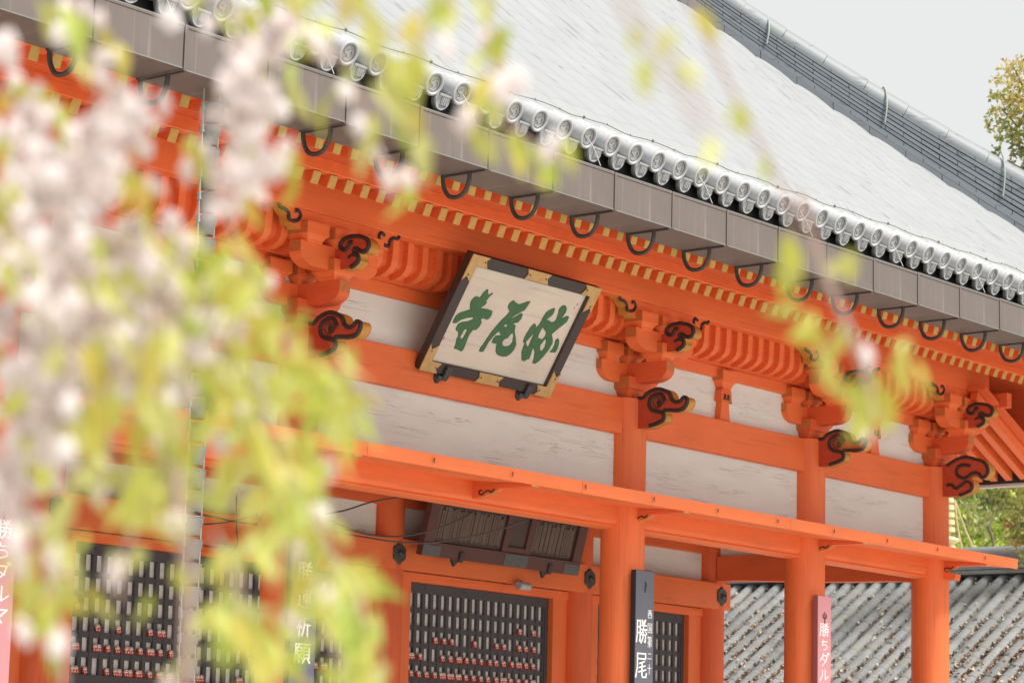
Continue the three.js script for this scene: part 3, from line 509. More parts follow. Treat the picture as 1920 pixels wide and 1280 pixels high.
  const solid = CH.map(([outer, ...holes]) => { const s = poly(ring(outer)); for (const h of holes) s.holes.push(poly(ring(h))); return ext(s, .008).translate(0, 0, -.032); });
  P('brush_character', solid[0], green); P('brush_character', solid[1], green); P('brush_character', [solid[2], solid[3]], green);
  const seal = std(.5, .12, .10, .7);
  P('seal_mark', [bx(1.66, 1.672, .90, .925, -.032, -.0312, 0), bx(1.645, 1.655, .86, .885, -.032, -.0312, 0), bx(.16, .172, .30, .33, -.032, -.0312, 0)], seal);
  for (const x of [.353, 1.503]) P('iron_hook', [bx(x - .035, x + .035, -.03, .085, .004, .028, .004), bx(x - .09, x + .035, -.05, -.012, -.06, .02, .004), new THREE.SphereGeometry(.042, 12, 8).scale(1, 1.2, .8).translate(x - .06, -.055, -.02)], std(.055, .07, .075, .55, { map: speck }));
}
// ------------------------------------------------------------------ the dark votive plaque inside
{
  const x0 = 20.62, x1 = 23.27, W = x1 - x0, H = 1.15, O = [x0, 4.075, -2.62], a = rad(15);
  const o = thing('votive_plaque', 'dark brown framed plaque with rows of wooden name slips hung under the eaves inside', 'plaque', O);
  const P = (n, g, m, parent = o, ex) => part(n, (Array.isArray(g) ? g : [g]).map((q) => q.rotateX(a)), m, parent, O, ex);
  const frame = std(.115, .048, .04, .55, { map: grainMap }), slip = std(.155, .12, .095, .75, { map: grainMap }), rail = std(.095, .075, .065, .7, { map: grainMap });
  P('back_board', bx(.05, W - .05, .05, H, -.07, -.04, 0), rail);
  P('frame_bar', bx(0, W, 0, .15, -.08, .0, .006), frame); P('frame_bar', bx(0, .15, .15, H, -.08, -.001, .006), frame); P('frame_bar', bx(W - .15, W, .15, H, -.08, -.001, .006), frame);
  P('frame_bar', bx(1.27, 1.36, .15, H, -.06, -.01, .005), frame); P('frame_bar', bx(1.66, 1.76, .15, H, -.06, -.01, .005), frame); P('frame_bar', bx(1.36, 1.66, .15, .21, -.06, -.012, .005), frame);
  for (const y of [.54]) { P('rail', bx(.15, 1.27, y, y + .09, -.05, -.025, 0), rail); P('rail', bx(1.76, W - .15, y, y + .09, -.05, -.025, 0), rail); }
  const gs = []; for (const [xa, xb] of [[.17, 1.25], [1.78, W - .17]]) for (const [ya, yb] of [[.18, .53], [.65, 1.1]]) for (let x = xa; x < xb - .03; x += .038) gs.push(bx(x, x + .032, ya + rr(0, .03), yb - rr(0, .05), -.04, -.03 + rr(0, .012), 0));
  const st = P('name_slips', gs, slip); st.userData.kind = 'stuff';
  const fit = std(.12, .13, .125, .55, { map: speck });
  for (const x of [.14, W - .14]) P('corner_fitting', bx(Math.max(.002, x - .14), Math.min(W - .002, x + .14), .002, .12, -.06, .006, .004), fit);
  P('centre_fitting', bx(1.33, 1.72, .004, .14, -.06, .006, .004), fit);
  for (const x of [.62, 2.12]) P('iron_hook', [bx(x - .03, x + .03, -.02, .09, .004, .02, .003), ext(poly([[-.06, 0], [.06, 0], [0, -.07]]), .03).translate(x - .07, -.005, -.03)], std(.05, .05, .05, .6, { map: speck }));
  for (const x of [.5, 1.42]) P('straw_tie', tube([[x, 1.0, .01], [x + .02, .86, .02], [x - .01, .8, .025], [x + .03, .74, .02], [x + .01, .68, .02]], .007, 20, 5), std(.36, .28, .18, .8));
}
// ------------------------------------------------------------------ lamps, wires, rain chain
for (const [x, y, l] of [[17.95, 3.90, 'small grey lamp under the beam of the left lattice door'], [22.46, 3.905, 'small grey lamp under the beam of the middle lattice door']]) {
  const o = thing('wall_lamp', l, 'lamp', [x, y, -2.78]);
  part('lamp_body', new THREE.CylinderGeometry(.042, .042, .16, 20).rotateZ(Math.PI / 2).translate(x, y, -2.74), std(.55, .54, .52, .5, { map: speck }), o);
  part('lamp_cap', [new THREE.CylinderGeometry(.045, .045, .012, 20).rotateZ(Math.PI / 2).translate(x - .085, y, -2.74), new THREE.CylinderGeometry(.045, .045, .012, 20).rotateZ(Math.PI / 2).translate(x + .085, y, -2.74)], std(.42, .41, .40, .5), o);
  part('lamp_bracket', bx(x - .015, x + .015, y - .005, y + .06, -2.82, -2.74, 0), std(.3, .29, .28, .5), o);
}
const wire = (pts, l, r = .008) => { const P = pts.map(([u, v, d]) => at(u, v, d)), o = thing('hanging_wire', l, 'wire', P[0].toArray()); part('strand', tube(P, r, 48, 5), std(.10, .075, .06, .7), o); part('tie', new THREE.SphereGeometry(r * 2.2, 8, 6).translate(...P[P.length - 1].toArray()), std(.2, .15, .1, .8), o); };
wire([[560, 968, 23.6], [640, 958, 24], [700, 940, 24.2], [800, 924, 24.5], [880, 905, 24.8]], 'thin brown wire rising to the right above the middle door, upper one');
wire([[600, 968, 23.8], [680, 1000, 24], [740, 1006, 24.2], [800, 997, 24.4], [870, 970, 24.6], [930, 930, 24.8]], 'thin brown wire sagging across the left end of the dark votive plaque');
wire([[560, 985, 23.5], [660, 1003, 24], [745, 1016, 24.2], [800, 1018, 24.3], [860, 1010, 24.5], [930, 995, 24.7], [1005, 965, 24.9], [1040, 945, 25]], 'thin brown wire sagging lowest across the dark votive plaque');
wire([[300, 955, 22.5], [395, 968, 22.8], [440, 978, 23], [480, 983, 23.1]], 'thin dark wire crossing the beam beside the rain chain, sloping down');
wire([[300, 985, 22.5], [398, 982, 22.8], [440, 976, 23], [480, 966, 23.1]], 'thin dark wire crossing the beam beside the rain chain, sloping up');
wire([[443, 930, 22.9], [443, 985, 23], [444, 1022, 23.1], [430, 1040, 23.2], [418, 1052, 23.3]], 'thin dark wire hanging straight down to the left lamp', .007);
{
  const x = 12.425, z = 2.39, o = thing('rain_chain', 'grey metal rain chain of stacked cups hanging from the gutter at the left', 'rain chain', [x, 0.3, z]);
  const metal = std(.24, .225, .21, .45, { map: speck, metalness: .25 });
  const cup = shared([new THREE.LatheGeometry([[.034, 0], [.046, .006], [.050, .06], [.060, .082], [.064, .128], [.060, .130], [.054, .09], [.044, .07], [.034, 0]].map((p) => new THREE.Vector2(p[0] * 1.12, p[1])), 22)]);
  const rim = shared(new THREE.TorusGeometry(.0715, .004, 5, 24).rotateX(Math.PI / 2).translate(0, .126, 0));
  const lug = shared([-1, 1].map((s) => bx(s * .073 - .012, s * .073 + .012, .08, .135, -.012, .012, .003)));
  for (let y = 6.1, k = 0; y > .4; y -= .156, k++) { const c = part('cup', cup, metal, o, [x, y, z]); part('cup_rim', rim, metal, c, [x, y, z]); part('lug', lug, verdigris, c, [x, y, z]); }
  part('rod', cyl(.006, .006, .35, 6.34, x - .075, z, 6), verdigris, o); part('rod', cyl(.006, .006, .35, 6.34, x + .075, z, 6), verdigris, o);
}

// ------------------------------------------------------------------ small red dolls standing in the lattice
{
  const red = std(.58, .06, .035, .5), cream = std(.80, .74, .66, .6), dark = std(.05, .04, .04, .6);
  const body = shared(new THREE.LatheGeometry([[.001, 0], [.022, .002], [.030, .018], [.031, .034], [.027, .054], [.018, .069], [.001, .074]].map((p) => new THREE.Vector2(...p)), 14));
  const face = shared(new THREE.SphereGeometry(.024, 12, 8).scale(1, .95, .62).translate(-.006, .049, .0175));
  const belly = shared([-1, 1].map((s) => new THREE.SphereGeometry(.007, 6, 5).scale(1, 1.4, .5).translate(s * .012 - .004, .020, .027)));
  const brow = shared([-1, 1].map((s) => new THREE.SphereGeometry(.0035, 6, 4).scale(1.4, 1, .6).translate(s * .008 - .008, .053, .0318)));
  let proto = null; const spots = [];
  const C2 = cells.find((c) => c.i === 2), C3 = cells.find((c) => c.i === 3), C4 = cells.find((c) => c.i === 4);
  const put = (c, row, cols, two = 0) => cols.forEach((k) => { if (k < c.n && row < c.rows) { const d = two && rnd() < two; spots.push([c.x(k) + (d ? -.018 : rr(-.008, .008)), c.y(row)]); spots[spots.length - 1].push(c.i, row, k, d ? 'left' : ''); if (d) spots.push([c.x(k) + .022, c.y(row), c.i, row, k, 'right']); } });
  const NTH = ['first', 'second', 'third', 'fourth', 'fifth', 'sixth', 'seventh', 'eighth', 'ninth', 'tenth', 'eleventh', 'twelfth', 'thirteenth', 'fourteenth', 'fifteenth', 'sixteenth', 'seventeenth', 'eighteenth', 'nineteenth', 'twentieth'];
  const nth = (k) => k < 20 ? NTH[k] : (k < 29 ? 'twenty-' + NTH[k - 20] : k === 29 ? 'thirtieth' : 'thirty-' + NTH[k - 30]);
  const R_ = (a, b) => Array.from({ length: b - a + 1 }, (_, k) => a + k);
  put(C3, 1, [14, 16]); put(C3, 2, [3, 4, 5, 8, 11, 12, 14, 16, 15]); put(C3, 3, [0, 1, ...R_(4, 16)], .25); put(C3, 4, R_(0, 16), .3); put(C3, 5, R_(0, 16), .2); put(C3, 6, R_(0, 16), .3);
  put(C2, 0, [4]); put(C2, 2, [0, 20, 26]); put(C2, 3, [2, 4, 7, 8, 10, 18, 22, 28, 30], .3); put(C2, 4, [0, 2, 3, 4, 5, 6, 7, 8, 9, 10, 17, 20, 24, 25, 29], .35); put(C2, 5, [0, 1, ...R_(3, 12), 16, 18, 19, 22, 26, 28, 30], .5); put(C2, 6, R_(0, C2.n - 1), .8);
  put(C4, 4, [13, 15]);
  const lab = (i, row, k, side) => `${side ? side + ' doll of pair' : 'red round doll'} in ${['', '', 'left', 'middle', 'right'][i]} lattice door, ${nth(row)} row from top, ${nth(k)} cell from left`;
  for (const [x, y, i, row, k, side] of spots) {
    const LB = lab(i, row, k, side);
    if (!proto) {
      proto = thing('round_doll', LB, 'doll', [x, y, -3.066], 'round dolls standing in the lattice doors');
      const bm = part('body', body, red, proto, [x, y, -3.066]); part('face', face, cream, bm, [x, y, -3.066]); part('belly_mark', belly, cream, bm, [x, y, -3.066]); part('brow', brow, dark, bm, [x, y, -3.066]);
    } else { const c = proto.clone(); c.name = numbered('round_doll'); c.position.set(x, y, -3.066 + rr(-.004, .004)); c.rotation.y = rr(-.5, .1); c.userData = { ...proto.userData, label: LB }; scene.add(c); }
  }
}

// ------------------------------------------------------------------ neighbouring hall's roof, lower right
{
  const RX = 42, RY = 5.72, SL = .57, Z0 = -40, Z1 = 14, LEN = 9.5, P = .31;
  const o = thing('neighbour_hall', 'grey tiled roof of a neighbouring hall strewn with dry leaves beyond the columns', 'building', [RX, 0, -13]);
  const ang = Math.atan(SL);
  part('roof_slope', bx(-LEN, .1, -.1, 0, Z0, Z1, 0).rotateZ(ang), std(.215, .21, .20, .9, { map: greyTileMap }), o, [RX, RY, 0]);
  part('roof_back', bx(-.1, 9.5, -.1, 0, Z0, Z1, 0).rotateZ(-ang), std(.3, .3, .3, .9, { map: greyTileMap }), o, [RX + .2, RY, 0]);
  part('wall', bx(RX - 6.5, RX + 6.5, .5, 2.2, Z0 + 2, Z1 - 2, 0), std(.5, .2, .1, .8), o);
  const rowMats = [.235, .26, .285].map((k) => std(k, k * 1.0, k * .99, .8, { map: greyTileMap }));
  const mk = () => { const gs = []; for (let s = .05; s < LEN - .2; s += .36) gs.push(new THREE.CylinderGeometry(.100 + rr(-.002, .002), .103, .365, 10, 1, true).rotateZ(-Math.PI / 2).scale(1, .75, 1).applyMatrix4(new THREE.Matrix4().makeTranslation(-s - .18, rr(-.002, .003), rr(-.002, .002)))); return shared(gs.map((g) => g)); };
  const rows = [0, 1, 2, 3].map(() => { const g = mk(); return g; });
  for (let z = -17, k = 0; z < 0.5; z += P, k++) { const m = part('tile_row', rows[k % 4], rowMats[(k * 7) % 3], o, [RX, RY + .02, z]); m.rotation.z = ang; }
  for (let k = 0; k < 4; k++) part('ridge_course', bx(-.30 + k * .03, .30 - k * .03, k * .085, k * .085 + .07, Z0, Z1, 0), rowMats[k % 3], o, [RX + .1, RY + .06, 0]);
  part('ridge_core', bx(-.16, .16, 0, .36, Z0, Z1, 0), std(.05, .05, .05, .8), o, [RX + .1, RY + .02, 0]);
  part('ridge_cap', new THREE.CylinderGeometry(.15, .15, Z1 - Z0, 12).rotateX(Math.PI / 2).translate(0, 0, (Z0 + Z1) / 2), rowMats[1], o, [RX + .1, RY + .42, 0]);
  // leaves lying in the valleys between the tile rows
  const leaf = new THREE.PlaneGeometry(.075, .05, 2, 1); { const p = leaf.attributes.position; for (let i = 0; i < p.count; i++) p.setZ(i, Math.abs(p.getX(i)) * .5); leaf.computeVertexNormals(); }
  leaf.rotateX(-Math.PI / 2);
  const N = 22000, im = new THREE.InstancedMesh(leaf, new THREE.MeshStandardMaterial({ color: 0xffffff, roughness: .85, side: THREE.DoubleSide }), N);
  const M = new THREE.Matrix4(), q = new THREE.Quaternion(), e = new THREE.Euler(), cols = [C(.48, .36, .25), C(.54, .44, .33), C(.36, .22, .14), C(.26, .14, .08), C(.58, .50, .40)];
  for (let i = 0; i < N; i++) {
    let s, z; do { s = Math.pow(rnd(), .72) * LEN; const k = Math.floor(rr(0, 56)); z = -17 + (k + .5) * P + gauss() * .06; } while (rnd() > .15 + .85 * Math.min(1, Math.max(0, fbm(s / 12, (z + 20) / 24, 9, 12, 3) * 3 - .9)) * Math.min(1, s / 2));
    if (rnd() < .07) z += rr(-.15, .15);
    const onRow = Math.abs(((z + 17) / P) - Math.round((z + 17) / P)) < .28;
    e.set(rr(-.5, .5), rr(0, 6.3), ang + rr(-.5, .5)); q.setFromEuler(e);
    const sc = rr(.4, 1.0); M.compose(V3(RX - s * Math.cos(ang), RY - s * Math.sin(ang) + (onRow ? .13 : .03 + rr(0, .03)), z), q, V3(sc, sc, sc)); im.setMatrixAt(i, M); im.setColorAt(i, pick(cols));
  }
  im.name = 'fallen_leaves'; im.userData = { kind: 'stuff', label: 'dry brown leaves lying on the neighbouring grey roof', category: 'leaves' }; scene.add(im);
}
// ------------------------------------------------------------------ golden finial of a pagoda
{
  const B = at(1781, 1040, 72), o = thing('pagoda_finial', 'pale golden ringed spire of a pagoda beside the corner column', 'spire', B.toArray());
  const gm = std(.80, .66, .36, .45, { metalness: .1, map: speck });
  const L = (n, g) => part(n, (Array.isArray(g) ? g : [g]).map((q) => q.scale(.6, 1, .6)), gm, o, B.toArray());
  L('shaft', cyl(.10, .06, -1.5, 3.2, 0, 0, 12));
  for (let k = 0; k < 9; k++) L('ring', [cyl(.27 - .012 * k, .25 - .012 * k, .62 + k * .2, .74 + k * .2, 0, 0, 18)]);
  L('lotus_base', new THREE.LatheGeometry([[.3, 0], [.52, .05], [.5, .12], [.28, .2], [.26, .3], [.46, .36], [.44, .44], [.14, .5]].map((p) => new THREE.Vector2(...p)), 18));
  L('roof_tip', new THREE.ConeGeometry(2.6, 1.2, 4).translate(0, -.7, 0));
  for (const s of [.5, .95]) part('stay_chain', tube([[.12, 1.5, .1], [.5 * s, .6, .3 * s], [1.2 * s, -.6, .6 * s]], .025, 16, 5), std(.62, .5, .28, .5), o, B.toArray());
}
// ------------------------------------------------------------------ trees behind
const leafGeo = (() => { const g = new THREE.BufferGeometry(); const v = [[0, 0, 0], [.3, .42, .06], [0, 1, -.05], [-.3, .42, .06], [0, .45, -.03]]; g.setAttribute('position', new THREE.Float32BufferAttribute([...v[0], ...v[1], ...v[4], ...v[1], ...v[2], ...v[4], ...v[2], ...v[3], ...v[4], ...v[3], ...v[0], ...v[4]], 3)); g.computeVertexNormals(); return g; })();
const leafMat = new THREE.MeshPhysicalMaterial({ color: 0xffffff, roughness: .7, transmission: .35, thickness: 0, side: THREE.DoubleSide });
function foliage(parent, clusters, size, colors, perM2) {
  const list = []; for (const [c, r, tint] of clusters) { const n = Math.round(perM2 * r * r); for (let i = 0; i < n; i++) { let d = V3(gauss(), gauss() * .85, gauss()); if (d.length() > 1.6) d.setLength(1.6); list.push([c.clone().addScaledVector(d, r * .75), tint]); } }
  const im = new THREE.InstancedMesh(leafGeo, leafMat, list.length), M = new THREE.Matrix4(), q = new THREE.Quaternion(), e = new THREE.Euler(), base = bases.get(parent);
  list.forEach(([p, tint], i) => { e.set(rr(-3, 3), rr(0, 6.3), rr(-1, 1)); q.setFromEuler(e); const s = size * rr(.6, 1.3); M.compose(p.clone().sub(base), q, V3(s, s, s)); im.setMatrixAt(i, M); im.setColorAt(i, pick(colors[Math.min(colors.length - 1, rnd() < .75 ? tint : Math.floor(rnd() * colors.length))])); });
  im.name = 'crown'; im.userData.kind = 'stuff'; parent.add(im); return im;
}
const bark = std(.20, .17, .14, .9, { map: speck });
function treeThing(label, base, trunkPts, limbs, clusters, size, colors, perM2, tr = .25) {
  const o = thing('broadleaf_tree', label, 'tree', base.toArray());
  part('trunk', tube([base, ...trunkPts], tr, 24, 8), bark, o);
  for (const l of limbs) part('limb', tube(l, tr * .16, 12, 6), bark, o);
  foliage(o, clusters, size, colors, perM2); return o;
}
{
  const yel = [C(.70, .60, .22), C(.76, .64, .27), C(.56, .50, .15)], grn = [C(.34, .39, .11), C(.42, .46, .14), C(.28, .33, .09)], olive = [C(.50, .50, .15), C(.58, .55, .18)], dk = [C(.17, .21, .08), C(.22, .25, .09)], redd = [C(.52, .31, .13)];
  const D = 46, c = (u, v, r, t, d = D) => [at(u, v, d), r / 5000 * d, t];
  const b = at(2030, 1500, D); b.y = 0;
  const T1 = treeThing('tall tree with orange young leaves rising above the right end of the roof', b, [at(2030, 1100, D), at(2000, 700, D), at(1960, 330, D), at(1940, 200, D)],
    [[at(1960, 330, D), at(1910, 240, D), at(1880, 205, D)], [at(1970, 420, D), at(1930, 330, D), at(1890, 300, D)], [at(1950, 300, D), at(1925, 180, D), at(1905, 130, D)], [at(2010, 800, D), at(1930, 860, D), at(1880, 930, D)], [at(2010, 850, D), at(1940, 950, D), at(1900, 1010, D)]],
    [c(1893, 128, 22, 0), c(1870, 150, 16, 0), c(1862, 182, 14, 2), c(1856, 215, 13, 1), c(1850, 232, 10, 0), c(1866, 285, 14, 3), c(1900, 215, 26, 2), c(1912, 185, 30, 0), c(1905, 250, 24, 1), c(1915, 290, 22, 3), c(1916, 122, 22, 0), c(1900, 150, 22, 0), c(1925, 165, 30, 0), c(1878, 178, 17, 2), c(1898, 190, 22, 0), c(1932, 205, 34, 2), c(1868, 208, 14, 0), c(1885, 232, 20, 1), c(1918, 245, 28, 2), c(1858, 243, 10, 1), c(1876, 262, 15, 1), c(1935, 285, 30, 1), c(1905, 275, 16, 3), c(1925, 320, 22, 3), c(1872, 302, 10, 3), c(1890, 312, 8, 3),
     c(1835, 903, 24, 2), c(1860, 915, 34, 2), c(1895, 905, 36, 2), c(1930, 920, 40, 0), c(1880, 945, 30, 1), c(1910, 965, 34, 2), c(1930, 1000, 34, 1), c(1905, 1015, 20, 4), c(1850, 940, 20, 3), c(1892, 985, 18, 4), c(1925, 1040, 24, 2), c(1960, 960, 60, 1), c(1960, 250, 60, 1), c(1990, 550, 90, 1), c(1990, 780, 90, 1)],
    .095, [yel, grn, olive, dk, redd], 1500, .12);
  const D2 = 75, c2 = (u, v, r, t) => c(u, v, r, t, D2), b2 = at(1866, 1500, D2); b2.y = 0;
  const fresh = [C(0.429, 0.546, 0.065), C(0.520, 0.624, 0.091), C(0.351, 0.442, 0.058)], pale = [C(0.468, 0.468, 0.208), C(0.390, 0.390, 0.156)];
  const T2 = treeThing('bright green tree with thin grey branches behind the pagoda spire', b2, [at(1866, 1060, D2), at(1862, 1010, D2), at(1850, 980, D2)],
    [[at(1864, 1030, D2), at(1885, 1000, D2), at(1900, 985, D2)], [at(1858, 1000, D2), at(1835, 985, D2), at(1805, 978, D2)], [at(1855, 990, D2), at(1862, 960, D2), at(1850, 945, D2)], [at(1864, 1040, D2), at(1845, 1015, D2), at(1838, 990, D2)]],
    [c2(1815, 960, 24, 1), c2(1840, 985, 22, 1), c2(1810, 1000, 24, 0), c2(1835, 1025, 26, 0), c2(1870, 1035, 26, 0), c2(1805, 1040, 24, 0), c2(1850, 1060, 26, 0), c2(1890, 1055, 26, 0), c2(1860, 965, 20, 1), c2(1790, 960, 20, 0), c2(1915, 1050, 24, 0)],
    .19, [fresh, pale], 420, .05);
  const o = thing('hillside_wood', 'soft green wooded slope filling the gap behind the trees at right', 'wood', at(1850, 1050, 105).setY(0).toArray());
  o.userData.kind = 'stuff';
  const cl = []; for (let u = 1740; u < 2080; u += 34) for (let v = 900; v < 1240; v += 34) cl.push([at(u + rr(-12, 12), v + rr(-12, 12), 105 + rr(-4, 4)), 34 / 5000 * 105, rnd() < .6 ? 0 : 1]);
  foliage(o, cl, .42, [fresh, grn], 190);
}

// ------------------------------------------------------------------ weeping cherry close to the lens
{
  const base = at(100, 640, 2.6).setY(0), o = thing('weeping_cherry', 'weeping cherry with pale pink blossom and yellow green young leaves hanging in front', 'cherry tree', base.toArray());
  const petalMat = new THREE.MeshPhysicalMaterial({ color: C(.82, .735, .725), roughness: .8, transmission: .48, thickness: 0, side: THREE.DoubleSide });
  const whiteMat = new THREE.MeshPhysicalMaterial({ color: C(.85, .80, .795), roughness: .8, transmission: .48, thickness: 0, side: THREE.DoubleSide });
  const lm = [[0.604, 0.634, 0.090], [0.643, 0.654, 0.140], [0.483, 0.573, 0.081], [0.665, 0.573, 0.101], [0.684, 0.684, 0.252]].map((c) => new THREE.MeshPhysicalMaterial({ color: C(...c), roughness: .6, transmission: .52, thickness: 0, side: THREE.DoubleSide }));
  const petal1 = (r, tilt, turn) => { const g = new THREE.CircleGeometry(r * .5, 8).scale(.85, 1, 1), p = g.attributes.position; g.translate(0, r * .52, 0); for (let i = 0; i < p.count; i++) { const x = p.getX(i), y = p.getY(i); p.setZ(i, .25 * y * y / r + .6 * x * x / r); } return g.rotateX(tilt).rotateZ(turn); };
  const bloom = (r) => { const gs = []; for (let k = 0; k < 5; k++) gs.push(petal1(r, .25, k * 1.2566)); for (let k = 0; k < 5; k++) gs.push(petal1(r * .8, .75, k * 1.2566 + .6)); for (let k = 0; k < 4; k++) gs.push(petal1(r * .55, 1.15, k * 1.57 + .3)); const g = join(gs); g.computeVertexNormals(); g.userData.done = true; return g; };
  const blooms = [bloom(.0165), bloom(.0145), bloom(.0125)];
  const leafShape = (L, W, bend) => { const pos = [], n = 6, row = (k) => { const t = k / n, w = W * Math.sin(Math.PI * Math.pow(t, .75)) * .5, y = t * L, z = -bend * t * t * L; return [[-w, y, z + w * .5], [0, y, z], [w, y, z + w * .5]]; }; for (let k = 0; k < n; k++) { const A = row(k), B = row(k + 1); for (let i = 0; i < 2; i++) pos.push(...A[i], ...A[i + 1], ...B[i + 1], ...A[i], ...B[i + 1], ...B[i]); } const g = new THREE.BufferGeometry(); g.setAttribute('position', new THREE.Float32BufferAttribute(pos, 3)); g.computeVertexNormals(); g.setAttribute('uv', new THREE.Float32BufferAttribute(new Float32Array(pos.length / 3 * 2), 2)); g.userData.done = true; return g; };
  const leaves = [leafShape(.046, .019, .25), leafShape(.038, .015, .5), leafShape(.030, .013, .1)];
  const twigMat = std(.42, .30, .26, .8), stalkMat = std(.45, .5, .15, .8);
  let nb = 0, nl = 0;
  const X = new THREE.Matrix4(), camDown = camU.clone().negate();
  const addLeaf = (bough, p, i, mat, hang) => {
    const m = new THREE.Mesh(leaves[i], mat); m.name = nl++ ? 'leaf_' + String(nl).padStart(3, '0') : 'leaf';
    m.position.copy(p).sub(bases.get(bough));
    const dir = camDown.clone().multiplyScalar(hang).add(V3(gauss(), gauss() * .5, gauss()).multiplyScalar(.7)).normalize(), f = V3(gauss(), gauss(), gauss()).addScaledVector(look, -.9).normalize();
    const s = V3().crossVectors(dir, f).normalize(), z = V3().crossVectors(s, dir); m.quaternion.setFromRotationMatrix(X.makeBasis(s, dir, z)); m.scale.setScalar(rr(.75, 1.2)); bough.add(m);
  };
  const addBloom = (bough, p, mat) => {
    const m = new THREE.Mesh(pick(blooms), mat); m.name = nb++ ? 'blossom_' + String(nb).padStart(3, '0') : 'blossom';
    m.position.copy(p).sub(bases.get(bough)); m.lookAt(p.clone().addScaledVector(look, -.6).add(V3(gauss(), gauss() * .8 - .2, gauss()).multiplyScalar(.8)).sub(bases.get(bough)).sub(base)); m.rotation.set(m.rotation.x + gauss() * .3, m.rotation.y + gauss() * .5, rr(0, 6)); bough.add(m);
  };
  // a bough is a curve through points given as a sight line and a distance in metres
  function bough(pts, nBloom, nLeaf, spread, size = 1) {
    const P = pts.map(([u, v, d]) => at(u, v, d)), curve = new THREE.CatmullRomCurve3(P);
    const b = part('bough', new THREE.TubeGeometry(curve, 30, .0022 * size, 5), twigMat, o, P[0].toArray(), { uv: false });
    b.geometry = b.geometry.clone().translate(...P[0].clone().negate().toArray());
    const spot = (k, n, s) => curve.getPoint(Math.min(1, Math.max(0, (k + rnd()) / n))).addScaledVector(camR, gauss() * s).addScaledVector(camU, gauss() * s).addScaledVector(look, gauss() * .16);
    for (let k = 0; k < nBloom; k++) addBloom(b, spot(k, nBloom, spread), rnd() < .6 ? petalMat : whiteMat);
    for (let k = 0; k < nLeaf; k++) addLeaf(b, spot(k, nLeaf, spread * .9), Math.floor(rnd() * 3), pick(lm), .9);
    return b;
  }
  bough([[300, -60, 2.7], [420, 20, 2.65], [490, 140, 2.6], [490, 260, 2.6], [470, 360, 2.55]], 20, 16, .042);
  bough([[470, -60, 2.5], [560, 20, 2.5], [580, 80, 2.5], [600, 120, 2.5]], 9, 14, .030);
  bough([[120, -60, 2.5], [150, 40, 2.5], [190, 150, 2.5], [170, 230, 2.5], [230, 290, 2.5]], 13, 14, .034);
  bough([[-40, 150, 2.4], [60, 200, 2.4], [150, 250, 2.4], [240, 300, 2.4], [200, 370, 2.4]], 18, 16, .036);
  bough([[-40, 330, 2.3], [60, 380, 2.3], [160, 430, 2.3], [250, 480, 2.3], [330, 560, 2.3]], 24, 16, .046);
  bough([[-60, 430, 2.2], [40, 480, 2.2], [130, 540, 2.2], [200, 620, 2.2], [240, 720, 2.2]], 26, 16, .048);
  bough([[-60, 560, 2.3], [20, 620, 2.3], [80, 720, 2.3], [120, 820, 2.3], [90, 940, 2.3]], 22, 18, .042);
  bough([[200, 440, 2.5], [280, 480, 2.5], [330, 540, 2.5], [370, 600, 2.5], [390, 680, 2.5]], 15, 16, .040);
  bough([[120, 640, 2.2], [190, 720, 2.2], [210, 830, 2.2], [180, 930, 2.2]], 10, 16, .034);
  bough([[360, 250, 2.5], [420, 400, 2.5], [470, 520, 2.5], [520, 600, 2.5], [560, 680, 2.45], [640, 700, 2.4], [700, 760, 2.4]], 4, 34, .026);
  bough([[330, 480, 2.3], [410, 640, 2.3], [470, 760, 2.3], [540, 880, 2.3], [600, 1000, 2.3], [650, 1090, 2.3], [690, 1180, 2.3]], 8, 40, .036);
  bough([[280, 560, 2.2], [290, 700, 2.2], [310, 820, 2.2], [280, 930, 2.2], [240, 1020, 2.2], [220, 1130, 2.2]], 6, 26, .032);
  bough([[400, 600, 2.4], [440, 760, 2.4], [490, 900, 2.4], [530, 1020, 2.4], [590, 1140, 2.4], [660, 1290, 2.4]], 5, 36, .034);
  bough([[20, 880, 2.1], [60, 980, 2.1], [90, 1080, 2.1], [110, 1190, 2.1], [120, 1290, 2.1]], 8, 14, .030);
  bough([[330, 780, 2.2], [330, 900, 2.2], [345, 1010, 2.2], [350, 1130, 2.2], [345, 1290, 2.2]], 2, 8, .022, 2.4);
  bough([[400, 1000, 2.0], [440, 1080, 2.0], [450, 1160, 2.0], [420, 1250, 2.0]], 0, 7, .028);
  bough([[540, -60, 2.2], [640, 10, 2.2], [740, 60, 2.2], [800, 20, 2.2], [860, -30, 2.2]], 3, 18, .034);
  bough([[680, -40, 2.3], [700, 60, 2.3], [715, 130, 2.3], [740, 200, 2.3], [770, 250, 2.3]], 0, 10, .018);
  bough([[620, 80, 2.5], [670, 180, 2.5], [690, 230, 2.5], [715, 300, 2.5], [770, 340, 2.5], [790, 350, 2.5]], 7, 5, .014);
  bough([[900, -50, 2.4], [920, 60, 2.4], [930, 160, 2.4], [940, 220, 2.4], [1000, 270, 2.4], [1060, 310, 2.4]], 9, 20, .024);
  bough([[1260, -60, 2.3], [1330, 80, 2.3], [1400, 220, 2.3], [1460, 340, 2.3], [1490, 420, 2.3], [1480, 520, 2.3]], 0, 4, .010);
  const twig = bough([[1500, 360, 2.3], [1550, 520, 2.3], [1590, 610, 2.3], [1620, 690, 2.3], [1640, 790, 2.3]], 0, 0, .01, 1.6);
